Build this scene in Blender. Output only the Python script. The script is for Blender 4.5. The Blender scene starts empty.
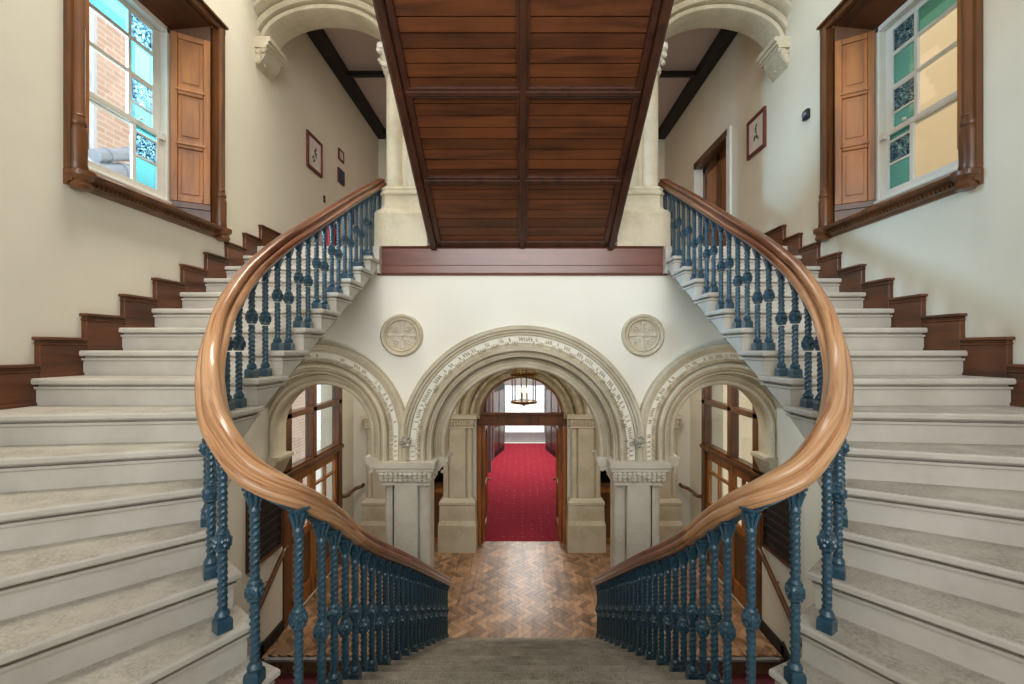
import bpy, bmesh, math, random
from mathutils import Vector, Matrix
random.seed(7)
PI = math.pi
C = bpy.context.scene.collection

# ------------------------------------------------------------------ levels and plan (metres)
ZL, ZU, ZF = -1.47, 1.145, -3.47       # half landing, upper landing, hall floor
R = 0.165                              # riser of the side flights
XW = 2.96                              # inner face of the side walls
YA = 5.15                              # front face of the arcade wall
YB = 8.0                               # back wall of the hall
SIDE = {-1: 'left', 1: 'right'}

# ------------------------------------------------------------------ materials
def nodes(name):
    m = bpy.data.materials.new(name); m.use_nodes = True
    nt = m.node_tree; b = nt.nodes['Principled BSDF']
    return m, nt, b
def N(nt, t, **kw):
    n = nt.nodes.new(t)
    for k, v in kw.items():
        if k in n.inputs: n.inputs[k].default_value = v
        else: setattr(n, k, v)
    return n
def col4(c): return (c[0], c[1], c[2], 1)
def srgb(r, g, b):
    f = lambda c: (c/255/12.92 if c/255 <= .04045 else ((c/255+.055)/1.055)**2.4)
    return (f(r), f(g), f(b))
def ramp(nt, fac, stops):
    r = N(nt, 'ShaderNodeValToRGB'); e = r.color_ramp.elements
    while len(e) < len(stops): e.new(.5)
    for i, (p, c) in enumerate(stops):
        e[i].position = p; e[i].color = col4(c)
    nt.links.new(fac, r.inputs[0]); return r.outputs[0]
def mixc(nt, fac, a, b, mode='MIX'):
    m = N(nt, 'ShaderNodeMix', data_type='RGBA', blend_type=mode)
    for s, v in ((0, fac), (6, a), (7, b)):
        if hasattr(v, 'links'): nt.links.new(v, m.inputs[s])
        else: m.inputs[s].default_value = v if s == 0 else col4(v)
    return m.outputs[2]
def coords(nt, scale=(1,1,1), kind='Object'):
    t = N(nt, 'ShaderNodeTexCoord'); mp = N(nt, 'ShaderNodeMapping')
    mp.inputs['Scale'].default_value = scale
    nt.links.new(t.outputs[kind], mp.inputs[0]); return mp.outputs[0]
def noise(nt, vec, scale, detail=5, rough=.6, dist=0):
    n = N(nt, 'ShaderNodeTexNoise'); n.inputs['Scale'].default_value = scale
    n.inputs['Detail'].default_value = detail; n.inputs['Roughness'].default_value = rough
    n.inputs['Distortion'].default_value = dist
    nt.links.new(vec, n.inputs['Vector']); return n.outputs[0]
def bump(nt, b, h, strength, dist=.01):
    bp = N(nt, 'ShaderNodeBump'); bp.inputs['Strength'].default_value = strength
    bp.inputs['Distance'].default_value = dist
    nt.links.new(h, bp.inputs['Height']); nt.links.new(bp.outputs[0], b.inputs['Normal'])

def mat_plain(name, c, rough=.6, metal=0, var=.06, scale=6, bumps=0.0, spec=.5):
    m, nt, b = nodes(name); v = coords(nt)
    n = noise(nt, v, scale)
    hi = tuple(min(1, x*(1+var)) for x in c); lo = tuple(x*(1-var*2) for x in c)
    nt.links.new(ramp(nt, n, [(.3, lo), (.7, hi)]), b.inputs['Base Color'])
    b.inputs['Roughness'].default_value = rough; b.inputs['Metallic'].default_value = metal
    b.inputs['Specular IOR Level'].default_value = spec
    if bumps: bump(nt, b, noise(nt, v, scale*8), bumps)
    return m
def mat_stone(name, c, dark, rough=.75, scale=3.0, speck=.25, bumps=.25):
    m, nt, b = nodes(name); v = coords(nt)
    n1 = noise(nt, v, scale, 8, .65); n2 = noise(nt, v, scale*16, 4, .7)
    base = ramp(nt, n1, [(.3, dark), (.55, c), (.8, tuple(min(1, x*1.08) for x in c))])
    sp = ramp(nt, n2, [(.38, (0,0,0)), (.6, (1,1,1))])
    k = N(nt, 'ShaderNodeMath', operation='MULTIPLY'); k.inputs[1].default_value = speck
    inv = N(nt, 'ShaderNodeMath', operation='SUBTRACT'); inv.inputs[0].default_value = 1
    nt.links.new(sp, inv.inputs[1]); nt.links.new(inv.outputs[0], k.inputs[0])
    nt.links.new(mixc(nt, k.outputs[0], base, tuple(x*.55 for x in dark)), b.inputs['Base Color'])
    b.inputs['Roughness'].default_value = rough
    bump(nt, b, n2, bumps, .004); return m
def mat_wood(name, c, dark, axis=1, rough=.4, island=0.0, grain=14, coat=.0, spec=.5):
    """grain runs along the axis (0 x, 1 y, 2 z)"""
    m, nt, b = nodes(name)
    sc = [grain]*3; sc[axis] = grain*.09
    v = coords(nt, tuple(sc))
    n = noise(nt, v, 1.0, 6, .6, .6); n2 = noise(nt, coords(nt), 2.3, 3)
    base = ramp(nt, n, [(.3, dark), (.52, c), (.75, tuple(min(1, x*1.25) for x in c))])
    base = mixc(nt, ramp(nt, n2, [(.45, (0,0,0)), (.7, (.45,.45,.45))]), base, dark)
    if island:
        g = N(nt, 'ShaderNodeNewGeometry')
        mr = N(nt, 'ShaderNodeMapRange'); mr.inputs[3].default_value = 1-island; mr.inputs[4].default_value = 1+island
        nt.links.new(g.outputs['Random Per Island'], mr.inputs[0])
        hs = N(nt, 'ShaderNodeHueSaturation'); nt.links.new(mr.outputs[0], hs.inputs['Value'])
        nt.links.new(base, hs.inputs['Color']); base = hs.outputs[0]
    nt.links.new(base, b.inputs['Base Color'])
    b.inputs['Roughness'].default_value = rough; b.inputs['Coat Weight'].default_value = coat
    b.inputs['Coat Roughness'].default_value = .15; b.inputs['Specular IOR Level'].default_value = spec
    bump(nt, b, n, .12, .003); return m
def mat_glass(name, tint, gloss=.08, milk=.0, pattern=0):
    m, nt, b = nodes(name); nt.nodes.remove(b); out = nt.nodes['Material Output']
    tr = N(nt, 'ShaderNodeBsdfTransparent'); gl = N(nt, 'ShaderNodeBsdfGlossy'); gl.inputs['Roughness'].default_value = .03
    tr.inputs[0].default_value = col4(tint); body = tr
    if milk:                          # light caught in the coloured glass
        tl = N(nt, 'ShaderNodeBsdfTranslucent'); tl.inputs[0].default_value = col4(tint)
        mm = N(nt, 'ShaderNodeMixShader'); mm.inputs[0].default_value = milk
        nt.links.new(tr.outputs[0], mm.inputs[1]); nt.links.new(tl.outputs[0], mm.inputs[2]); body = mm
    mx = N(nt, 'ShaderNodeMixShader'); mx.inputs[0].default_value = gloss
    nt.links.new(body.outputs[0], mx.inputs[1]); nt.links.new(gl.outputs[0], mx.inputs[2]); last = mx
    if pattern:                       # scrolled leaf ornament of the stained glass
        v = coords(nt, (1, 1, 1)); n = noise(nt, v, 34, 2, .5, 2.0)
        f = ramp(nt, n, [(.41, (0,0,0)), (.44, (1,1,1)), (.53, (1,1,1)), (.56, (0,0,0))])
        df = N(nt, 'ShaderNodeBsdfDiffuse'); df.inputs[0].default_value = col4(srgb(16, 52, 88))
        m2 = N(nt, 'ShaderNodeMixShader'); nt.links.new(f, m2.inputs[0])
        nt.links.new(mx.outputs[0], m2.inputs[1]); nt.links.new(df.outputs[0], m2.inputs[2]); last = m2
    nt.links.new(last.outputs[0], out.inputs[0]); return m

M = {}
M['plaster'] = mat_plain('plaster', srgb(226, 219, 200), .85, var=.02, scale=2, bumps=.05, spec=.2)
M['plaster_pink'] = mat_plain('plaster_ceiling', srgb(208, 190, 184), .9, var=.02, scale=2, spec=.2)
M['plaster_hall'] = mat_plain('plaster_hall', srgb(222, 217, 203), .85, var=.02, scale=2, spec=.2)
M['white'] = mat_plain('white_wall', srgb(238, 235, 222), .8, var=.012, scale=1.5, spec=.25)
M['stone'] = mat_stone('limestone', srgb(206, 195, 170), srgb(178, 165, 136), .7, 2.2, .07)
M['stone_pale'] = mat_stone('limestone_pale', srgb(214, 207, 190), srgb(190, 180, 156), .7, 2.2, .05)
M['stone_shadow'] = mat_stone('limestone_shaded', srgb(190, 176, 146), srgb(140, 124, 96), .75, 6, .2)  # darker limestone: shade on the doorway arch put into its colour
M['rail_wood'] = None
M['dark_wood'] = mat_wood('dark_wood', srgb(84, 48, 28), srgb(48, 25, 14), 1, .35, 0, 12, .2)
M['plank'] = mat_wood('plank_wood', srgb(92, 50, 24), srgb(54, 28, 13), 0, .42, .3, 12, .08)
M['batten'] = mat_wood('batten_wood', srgb(72, 40, 26), srgb(42, 22, 14), 1, .35, 0, 12, .2)
M['fascia'] = mat_wood('fascia_wood', srgb(112, 62, 46), srgb(84, 44, 32), 0, .35, 0, 9, .2)
M['skirting'] = mat_wood('skirting_wood', srgb(104, 58, 28), srgb(58, 31, 17), 1, .4, 0, 10, .15)
M['oak'] = mat_wood('oak', srgb(166, 104, 46), srgb(118, 70, 30), 2, .4, 0, 11, .15)
M['oak_dark'] = mat_wood('oak_dark', srgb(104, 62, 28), srgb(58, 34, 16), 2, .35, 0, 11, .2)
M['parquet'] = mat_wood('parquet_block', srgb(174, 136, 102), srgb(126, 90, 62), 1, .42, .45, 16, .15)
M['frame_white'] = mat_plain('white_paint', srgb(222, 220, 210), .45, var=.03)
M['iron'] = mat_plain('blue_painted_iron', srgb(40, 79, 98), .3, var=.16, scale=14, spec=.6)
M['iron'].node_tree.nodes['Principled BSDF'].inputs['Coat Weight'].default_value = .35
M['black'] = mat_plain('black_paint', srgb(26, 22, 20), .6)
M['brass'] = mat_plain('aged_brass', srgb(150, 108, 48), .35, .9)
M['red_paint'] = mat_plain('red_paint', srgb(190, 24, 30), .35)
M['frame_red'] = mat_wood('picture_frame_wood', srgb(110, 38, 26), srgb(70, 22, 16), 2, .4)
M['paper'] = mat_plain('paper', srgb(224, 216, 208), .8)
M['leaf'] = mat_plain('leaf_ink', srgb(52, 84, 56), .8, var=.3, scale=60)
M['bloom'] = mat_plain('bloom_ink', srgb(190, 96, 96), .8, var=.2, scale=60)
M['teal_paper'] = mat_plain('teal_poster', srgb(40, 74, 92), .7, var=.3, scale=30)
M['maroon'] = mat_plain('maroon_panel', srgb(104, 40, 46), .7)
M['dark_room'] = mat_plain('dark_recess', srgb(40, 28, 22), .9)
M['grey'] = mat_plain('grey_paint', srgb(150, 148, 146), .5)
M['corridor_wall'] = mat_plain('corridor_wall', srgb(138, 120, 116), .8)
M['concrete'] = mat_plain('render_beige', srgb(250, 228, 190), .9, var=.03, scale=1)
M['pale_wall'] = mat_plain('render_pale', srgb(222, 226, 234), .9, var=.02)
M['duct'] = mat_plain('duct_metal', srgb(176, 184, 196), .45, .2)
M['candle'] = mat_plain('candle_wax', srgb(240, 226, 190), .5)
def mat_lit(name, c, strength):
    m, nt, b = nodes(name); b.inputs['Base Color'].default_value = col4(c)
    b.inputs['Emission Color'].default_value = col4(c); b.inputs['Emission Strength'].default_value = strength; return m
M['bulb'] = mat_lit('lit_candle_bulb', srgb(255, 214, 130), 6)
M['glass'] = mat_glass('clear_glass', (.97, .98, .98), .025)
M['glass_door'] = mat_glass('door_glass', (.86, .88, .88), .12)
M['glass_teal'] = mat_glass('teal_glass', srgb(160, 208, 211), .03, .06)
M['glass_ornate'] = mat_glass('ornate_glass', srgb(200, 226, 232), .03, .1, pattern=1)
M['glass_yellow'] = mat_glass('yellow_green_glass', srgb(240, 238, 180), .05, .3)

def mat_rail():
    """varnished handrail: dark varnish, worn to bare honey wood where hands take the turn"""
    m, nt, b = nodes('handrail_wood')
    at = N(nt, 'ShaderNodeAttribute', attribute_name='wear')
    uv = N(nt, 'ShaderNodeAttribute', attribute_name='run')
    mp = N(nt, 'ShaderNodeMapping'); mp.inputs['Scale'].default_value = (2.2, 46, 46)
    nt.links.new(uv.outputs['Vector'], mp.inputs[0])
    n = noise(nt, mp.outputs[0], 1, 6, .6, .7); n2 = noise(nt, coords(nt), 5, 5, .7)
    dark = ramp(nt, n, [(.3, srgb(66, 32, 16)), (.55, srgb(112, 60, 32)), (.8, srgb(150, 86, 48))])
    pale = ramp(nt, n, [(.3, srgb(136, 84, 48)), (.45, srgb(192, 142, 98)), (.8, srgb(224, 184, 144))])
    w = N(nt, 'ShaderNodeMath', operation='ADD'); nt.links.new(at.outputs['Fac'], w.inputs[0])
    s = N(nt, 'ShaderNodeMath', operation='MULTIPLY_ADD'); nt.links.new(n2, s.inputs[0]); s.inputs[1].default_value = .7; s.inputs[2].default_value = -.35
    nt.links.new(s.outputs[0], w.inputs[1])
    wf = ramp(nt, w.outputs[0], [(.2, (0,0,0)), (.8, (1,1,1))])
    nt.links.new(mixc(nt, wf, dark, pale), b.inputs['Base Color'])
    b.inputs['Roughness'].default_value = .3; b.inputs['Coat Weight'].default_value = .35; b.inputs['Coat Roughness'].default_value = .12
    bump(nt, b, n, .08, .002); return m
M['rail_wood'] = mat_rail()

def mat_tread(name, c, dark, rub, fine=55):
    """worn stone tread: speckled walking surface, cleaner edges"""
    m, nt, b = nodes(name); v = coords(nt)
    n1 = noise(nt, v, 2.2, 6, .65); n2 = noise(nt, v, fine, 4, .75); n3 = noise(nt, v, 7, 5, .7)
    g = N(nt, 'ShaderNodeNewGeometry'); sx = N(nt, 'ShaderNodeSeparateXYZ'); nt.links.new(g.outputs['True Normal'], sx.inputs[0])
    up = ramp(nt, sx.outputs[2], [(.6, (0,0,0)), (.95, (1,1,1))])
    base = ramp(nt, n1, [(.3, dark), (.6, c)])
    sp = ramp(nt, n2, [(.42, (1,1,1)), (.62, (0,0,0))]); st = ramp(nt, n3, [(.35, (0,0,0)), (.62, (1,1,1))])
    f = mixc(nt, 1.0, sp, st, 'MULTIPLY'); f = mixc(nt, 1.0, f, up, 'MULTIPLY'); f = mixc(nt, 1.0, f, (rub, rub, rub), 'MULTIPLY')
    a = mixc(nt, up, base, mixc(nt, 1.0, base, (.9, .885, .86), 'MULTIPLY'))
    nt.links.new(mixc(nt, f, a, srgb(70, 62, 54)), b.inputs['Base Color'])
    b.inputs['Roughness'].default_value = .7; bump(nt, b, n2, .2, .003); return m
M['tread'] = mat_tread('stone_tread', srgb(204, 198, 186), srgb(184, 177, 164), .42, 70)
M['tread_grey'] = mat_tread('worn_grey_tread', srgb(182, 174, 160), srgb(152, 144, 130), .7, 110)

def mat_brick():
    m, nt, b = nodes('pink_brick'); v = coords(nt)
    t = N(nt, 'ShaderNodeSeparateXYZ'); nt.links.new(v, t.inputs[0])
    cx = N(nt, 'ShaderNodeCombineXYZ'); nt.links.new(t.outputs[1], cx.inputs[0]); nt.links.new(t.outputs[2], cx.inputs[1])
    br = N(nt, 'ShaderNodeTexBrick'); nt.links.new(cx.outputs[0], br.inputs['Vector'])
    br.inputs['Color1'].default_value = col4(srgb(228, 196, 176)); br.inputs['Color2'].default_value = col4(srgb(216, 180, 160))
    br.inputs['Mortar'].default_value = col4(srgb(232, 216, 204)); br.inputs['Scale'].default_value = 1
    br.inputs['Brick Width'].default_value = .3; br.inputs['Row Height'].default_value = .1; br.inputs['Mortar Size'].default_value = .012
    nt.links.new(br.outputs[0], b.inputs['Base Color']); b.inputs['Roughness'].default_value = .9; return m
M['brick'] = mat_brick()
def mat_carpet():
    m, nt, b = nodes('crimson_carpet'); v = coords(nt)
    vo = N(nt, 'ShaderNodeTexVoronoi'); vo.inputs['Scale'].default_value = 5.5; vo.inputs['Randomness'].default_value = .15
    nt.links.new(v, vo.inputs['Vector'])
    d = ramp(nt, vo.outputs[0], [(.08, srgb(196, 116, 118)), (.14, srgb(152, 38, 54))])
    n = noise(nt, v, 120, 3); n2 = noise(nt, v, 3, 4)
    c = mixc(nt, ramp(nt, n2, [(.4, (0,0,0)), (.8, (.5,.5,.5))]), d, srgb(134, 32, 48))
    nt.links.new(mixc(nt, .25, c, ramp(nt, n, [(.3, srgb(104, 18, 32)), (.7, srgb(184, 66, 78))])), b.inputs['Base Color'])
    b.inputs['Roughness'].default_value = .95; b.inputs['Specular IOR Level'].default_value = .1; bump(nt, b, n, .4, .004); return m
M['carpet'] = mat_carpet()

# ------------------------------------------------------------------ mesh building
class MB:
    def __init__(s): s.v = []; s.f = []; s.attr = None
    def add(s, vs, fs):
        o = len(s.v); s.v += [tuple(p) for p in vs]; s.f += [tuple(i+o for i in f) for f in fs]
    def box(s, x0, x1, y0, y1, z0, z1):
        x0, x1 = min(x0, x1), max(x0, x1)
        v = [(x0,y0,z0),(x1,y0,z0),(x1,y1,z0),(x0,y1,z0),(x0,y0,z1),(x1,y0,z1),(x1,y1,z1),(x0,y1,z1)]
        s.add(v, [(0,3,2,1),(4,5,6,7),(0,1,5,4),(1,2,6,5),(2,3,7,6),(3,0,4,7)]); return s
    def hexa(s, p): s.add(p, [(0,3,2,1),(4,5,6,7),(0,1,5,4),(1,2,6,5),(2,3,7,6),(3,0,4,7)]); return s
    def prism(s, poly, a, b, axis='z'):
        """poly in the plane across the axis: z -> (x,y), y -> (x,z), x -> (y,z)"""
        n = len(poly)
        def P(q, t): return {'z': (q[0], q[1], t), 'y': (q[0], t, q[1]), 'x': (t, q[0], q[1])}[axis]
        s.add([P(q, a) for q in poly] + [P(q, b) for q in poly],
              [tuple(range(n)), tuple(range(2*n-1, n-1, -1))] + [(i, (i+1) % n, n+(i+1) % n, n+i) for i in range(n)]); return s
    def rings(s, rings, closed=False, cap=True):
        o = len(s.v); n = len(rings[0])
        for r in rings: s.v += [tuple(p) for p in r]
        m = len(rings)
        for i in range(m if closed else m-1):
            for j in range(n):
                a, b = i*n+j, i*n+(j+1) % n; c, d = ((i+1) % m)*n+(j+1) % n, ((i+1) % m)*n+j
                s.f.append((o+a, o+b, o+c, o+d))
        if cap and not closed:
            s.f.append(tuple(o+j for j in range(n-1, -1, -1))); s.f.append(tuple(o+(m-1)*n+j for j in range(n)))
        return s
    def lathe(s, prof, c=(0,0,0), seg=20, axis='z', square=False):
        rs = []
        for r, h in prof:
            ring = []
            for k in range(seg):
                t = 2*PI*k/seg; a, b = r*math.cos(t), r*math.sin(t)
                p = {'z': (a, b, h), 'y': (a, h, b), 'x': (h, a, b)}[axis]
                ring.append((c[0]+p[0], c[1]+p[1], c[2]+p[2]))
            rs.append(ring)
        return s.rings(rs)
    def tube(s, pts, r, seg=10):
        pts = [Vector(p) for p in pts]; rs = []
        for i, p in enumerate(pts):
            t = (pts[min(i+1, len(pts)-1)] - pts[max(i-1, 0)]).normalized()
            u = t.cross(Vector((0,0,1))); u = u.normalized() if u.length > 1e-3 else Vector((1,0,0))
            w = u.cross(t); rr = r[i] if isinstance(r, (list, tuple)) else r
            rs.append([p + rr*(math.cos(2*PI*k/seg)*u + math.sin(2*PI*k/seg)*w) for k in range(seg)])
        return s.rings(rs)
    def lump(s, c, r, sc=(1,1,1), rot=0):
        bm = bmesh.new(); bmesh.ops.create_icosphere(bm, subdivisions=1, radius=1)
        ca, sa = math.cos(rot), math.sin(rot); vs = []
        for v in bm.verts:
            x, y, z = v.co.x*r*sc[0], v.co.y*r*sc[1], v.co.z*r*sc[2]
            vs.append((c[0]+x*ca-z*sa, c[1]+y, c[2]+x*sa+z*ca))
        s.add(vs, [tuple(v.index for v in f.verts) for f in bm.faces]); bm.free(); return s
    def build(s, name, mat, parent=None, smooth=False, bevel=0, seg=2, mats=None):
        me = bpy.data.meshes.new(name); me.from_pydata(s.v, [], s.f)
        bm = bmesh.new(); bm.from_mesh(me)
        bmesh.ops.recalc_face_normals(bm, faces=bm.faces[:]); bm.to_mesh(me); bm.free()
        me.materials.append(M[mat])
        if smooth:
            for p in me.polygons: p.use_smooth = True
            try: me.set_sharp_from_angle(angle=math.radians(smooth if smooth > 1 else 40))
            except Exception: pass
        o = bpy.data.objects.new(name, me); C.objects.link(o)
        if parent is not None: o.parent = parent
        if bevel:
            b = o.modifiers.new('bevel', 'BEVEL'); b.width = bevel; b.segments = seg; b.limit_method = 'ANGLE'; b.angle_limit = math.radians(40)
        return o

def thing(name, label, cat, loc=(0,0,0), group=None):
    o = bpy.data.objects.new(name, None); C.objects.link(o); o.location = loc
    o.empty_display_size = .2
    return tag(o, label, cat, group)
def tag(o, label, cat, group=None, kind=None):
    o['label'] = label; o['category'] = cat
    if group: o['group'] = group
    if kind: o['kind'] = kind
    return o
def struct(o, label=None, cat=None):
    o['kind'] = 'structure'
    if label: o['label'] = label
    if cat: o['category'] = cat
    return o
def sempty(name, label, cat):
    o = bpy.data.objects.new(name, None); C.objects.link(o); return struct(o, label, cat)

def catmull(P, per=8):
    out = []; n = len(P)
    for i in range(n-1):
        p0, p1, p2, p3 = P[max(i-1, 0)], P[i], P[i+1], P[min(i+2, n-1)]
        for k in range(per):
            t = k/per
            out.append(tuple(.5*((2*b)+(-a+c)*t+(2*a-5*b+4*c-d)*t*t+(-a+3*b-3*c+d)*t**3) for a, b, c, d in zip(p0, p1, p2, p3)))
    out.append(tuple(P[-1])); return out

# ------------------------------------------------------------------ side walls, with their openings
def wall_with_holes(mb, x0, x1, ya, yb, za, zb, holes):
    ys = sorted({ya, yb, *[h[i] for h in holes for i in (0, 1)]}); zs = sorted({za, zb, *[h[i] for h in holes for i in (2, 3)]})
    for i in range(len(ys)-1):
        for j in range(len(zs)-1):
            cy, cz = (ys[i]+ys[i+1])/2, (zs[j]+zs[j+1])/2
            if not any(h[0] < cy < h[1] and h[2] < cz < h[3] for h in holes):
                mb.box(x0, x1, ys[i], ys[i+1], zs[j], zs[j+1])
WIN = (3.03, 4.36, 1.16, 3.07)          # window opening in the side walls: y0 y1 z0 z1
SCR = (5.62, 7.46, ZF, -.1)            # glazed screen opening in the hall
for s in (-1, 1):
    mb = MB(); holes = [WIN, SCR]
    if s == 1: holes.append((6.52, 7.76, ZU, 3.07))
    wall_with_holes(mb, s*XW, s*(XW+.34), -1.5, 9.42, -5.6, 6.3, holes)
    struct(mb.build('wall_'+SIDE[s], 'plaster'), 'cream plastered wall of the stairwell on the %s' % SIDE[s], 'wall')
struct(MB().box(-3.4, 3.4, -1.5, 9.7, 6.3, 6.5).build('ceiling', 'plaster'), 'plain plaster ceiling over the stairwell', 'ceiling')
# rear wall of the stairwell behind the half landing, with its tall window
mb = MB(); hole = (-2.3, 2.3, -.6, 5.6)
for x0, x1, z0, z1 in ((-3.3, -2.3, -5.6, 6.3), (2.3, 3.3, -5.6, 6.3), (-2.3, 2.3, -5.6, -.6), (-2.3, 2.3, 5.6, 6.3)):
    mb.box(x0, x1, -1.84, -1.5, z0, z1)
struct(mb.build('wall_rear', 'plaster'), 'plastered wall behind the half landing with a tall window', 'wall')

# ------------------------------------------------------------------ arcade wall of the hall
ZC, RC_IN, RC_MID, RC_OUT = -1.12, .89, 1.03, 1.385        # centre arch
ZS, RS_IN, RS_MID, RS_OUT, XS = -.97, .555, .695, 1.04, 2.327  # side arches
ZSP = -1.256                                                # springing (top of capitals)
def arc(cx, zc, r, a0, a1, n=28):
    return [(cx+r*math.cos(a0+(a1-a0)*i/n), zc+r*math.sin(a0+(a1-a0)*i/n)) for i in range(n+1)]
def arcade_poly():
    rc, rs = 1.19, .86
    a = math.acos((XW-XS)/rs)                                # where the side arch meets the side wall
    P = [(-XW, ZU-.3), (-XW, ZS+rs*math.sin(a))]
    P += arc(-XS, ZS, rs, PI-a, 0)                           # left side arch
    P += [(-XS+rs, ZF), (-rc, ZF)] + arc(0, ZC, rc, PI, 0, 40) + [(rc, ZF), (XS-rs, ZF)]
    P += arc(XS, ZS, rs, PI, a)
    P += [(XW, ZU-.3)]
    return P
struct(MB().prism(arcade_poly(), YA, YA+.43, 'y').build('wall_arcade', 'white'),
       'white plastered wall over the three stone arches', 'wall')

def arch_path(cx, zc, a, b, zs, n=56, lean=None):
    """points with outward normals; stilted down to zs"""
    pts = [('v', -1, zs)] if zs < zc-.01 else []
    out = []
    if pts: out.append((-1, zs))
    for i in range(n+1): out.append(PI - PI*i/n)
    if pts: out.append((1, zs))
    def at(e, u, v):
        if isinstance(e, tuple): return (cx + e[0]*(a+u), v, e[1])
        return (cx + (a+u)*math.cos(e), v, zc + (b+u)*math.sin(e))
    return out, at
def arch_sweep(prof, cx, zc, a, b, zs, n=56):
    es, at = arch_path(cx, zc, a, b, zs, n); mb = MB()
    mb.rings([[at(e, u, v) for u, v in prof] for e in es]); return mb
def stone_arch(cx, zc, rin, rmid, rout, label, group):
    t = thing('stone_arch', label, 'arch', (cx, YA, ZSP), group)
    y = YA
    def part(name, prof, mat='stone', zs=ZSP):
        mb = arch_sweep(prof, 0, zc-ZSP, 0, 0, zs-ZSP); o = mb.build(name, mat, t, smooth=30); o.location = (0, -YA, 0); return o
    e = rout
    part('hood_mould', [(e, y+.02), (e, y-.08), (e-.02, y-.105), (e-.045, y-.1), (e-.055, y-.075), (e-.075, y-.07), (e-.085, y-.045), (e-.105, y-.04), (e-.11, y+.02)])
    g = rmid + .115
    part('outer_order', [(e-.105, y+.05), (e-.105, y-.03), (e-.112, y+.025), (g+.003, y+.025), (g, y+.0), (g-.002, y-.065), (g-.02, y-.085), (g-.04, y-.08), (g-.052, y-.06), (g-.053, y-.02), (g-.06, y+.02), (g-.085, y+.02),
                         (rmid+.03, y+.0), (rmid+.02, y-.02), (rmid+.004, y-.012), (rmid, y+.02), (rmid, y+.18), (rmid+.1, y+.42), (e-.2, y+.42)])
    k = rin
    part('inner_order', [(rmid+.02, y+.17), (rmid-.012, y+.17), (rmid-.02, y+.145), (rmid-.032, y+.135), (rmid-.044, y+.145), (rmid-.05, y+.165), (k+.062, y+.15), (k+.056, y+.13), (k+.04, y+.118), (k+.022, y+.12), (k+.008, y+.135), (k+.004, y+.16),
                         (k, y+.17), (k, y+.22), (k+.01, y+.23), (k+.01, y+.27), (k+.02, y+.44), (rmid+.02, y+.44)])
    # carved foliage band: a running stem with leaves curling to either side
    mb = MB(); r0, r1 = g+.008, e-.117; rm = (r0+r1)/2; hw = (r1-r0)/2; zz = zc-ZSP
    def leaf(px, pz, a, j):
        ox, oz = math.cos(a), math.sin(a)
        for f, r in ((.1, .011), (.4, .015), (.68, .010)):
            q = f*hw*j; t_ = .012*f
            mb.lump((px+ox*q-oz*t_, y-.002, pz+oz*q+ox*t_), r*random.uniform(.85, 1.1), (1.15, 1.2, .8), a+j*.6)
    n = int(rm*PI/.027)
    for i in range(n+1): leaf(rm*math.cos(PI*i/n), zz+rm*math.sin(PI*i/n), PI*i/n, random.choice((1, -1)))
    for sx in (-1, 1):
        for i in range(int(zz/.027)): leaf(sx*rm, .02+i*.027, 0 if sx > 0 else PI, 1 if i % 2 else -1)
    o = mb.build('carved_band', 'stone', t, smooth=60); o.location = (0, -YA, 0)
    return t
stone_arch(0, ZC, RC_IN, RC_MID, RC_OUT, 'wide carved stone arch over the way to the red carpet', 'arches of the hall arcade')
stone_arch(-XS, ZS, RS_IN, RS_MID, RS_OUT, 'narrower stone arch half covered by the stair under the brick-view window', 'arches of the hall arcade')
stone_arch(XS, ZS, RS_IN, RS_MID, RS_OUT, 'narrower stone arch half covered by the stair under the beige-view window', 'arches of the hall arcade')

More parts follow.
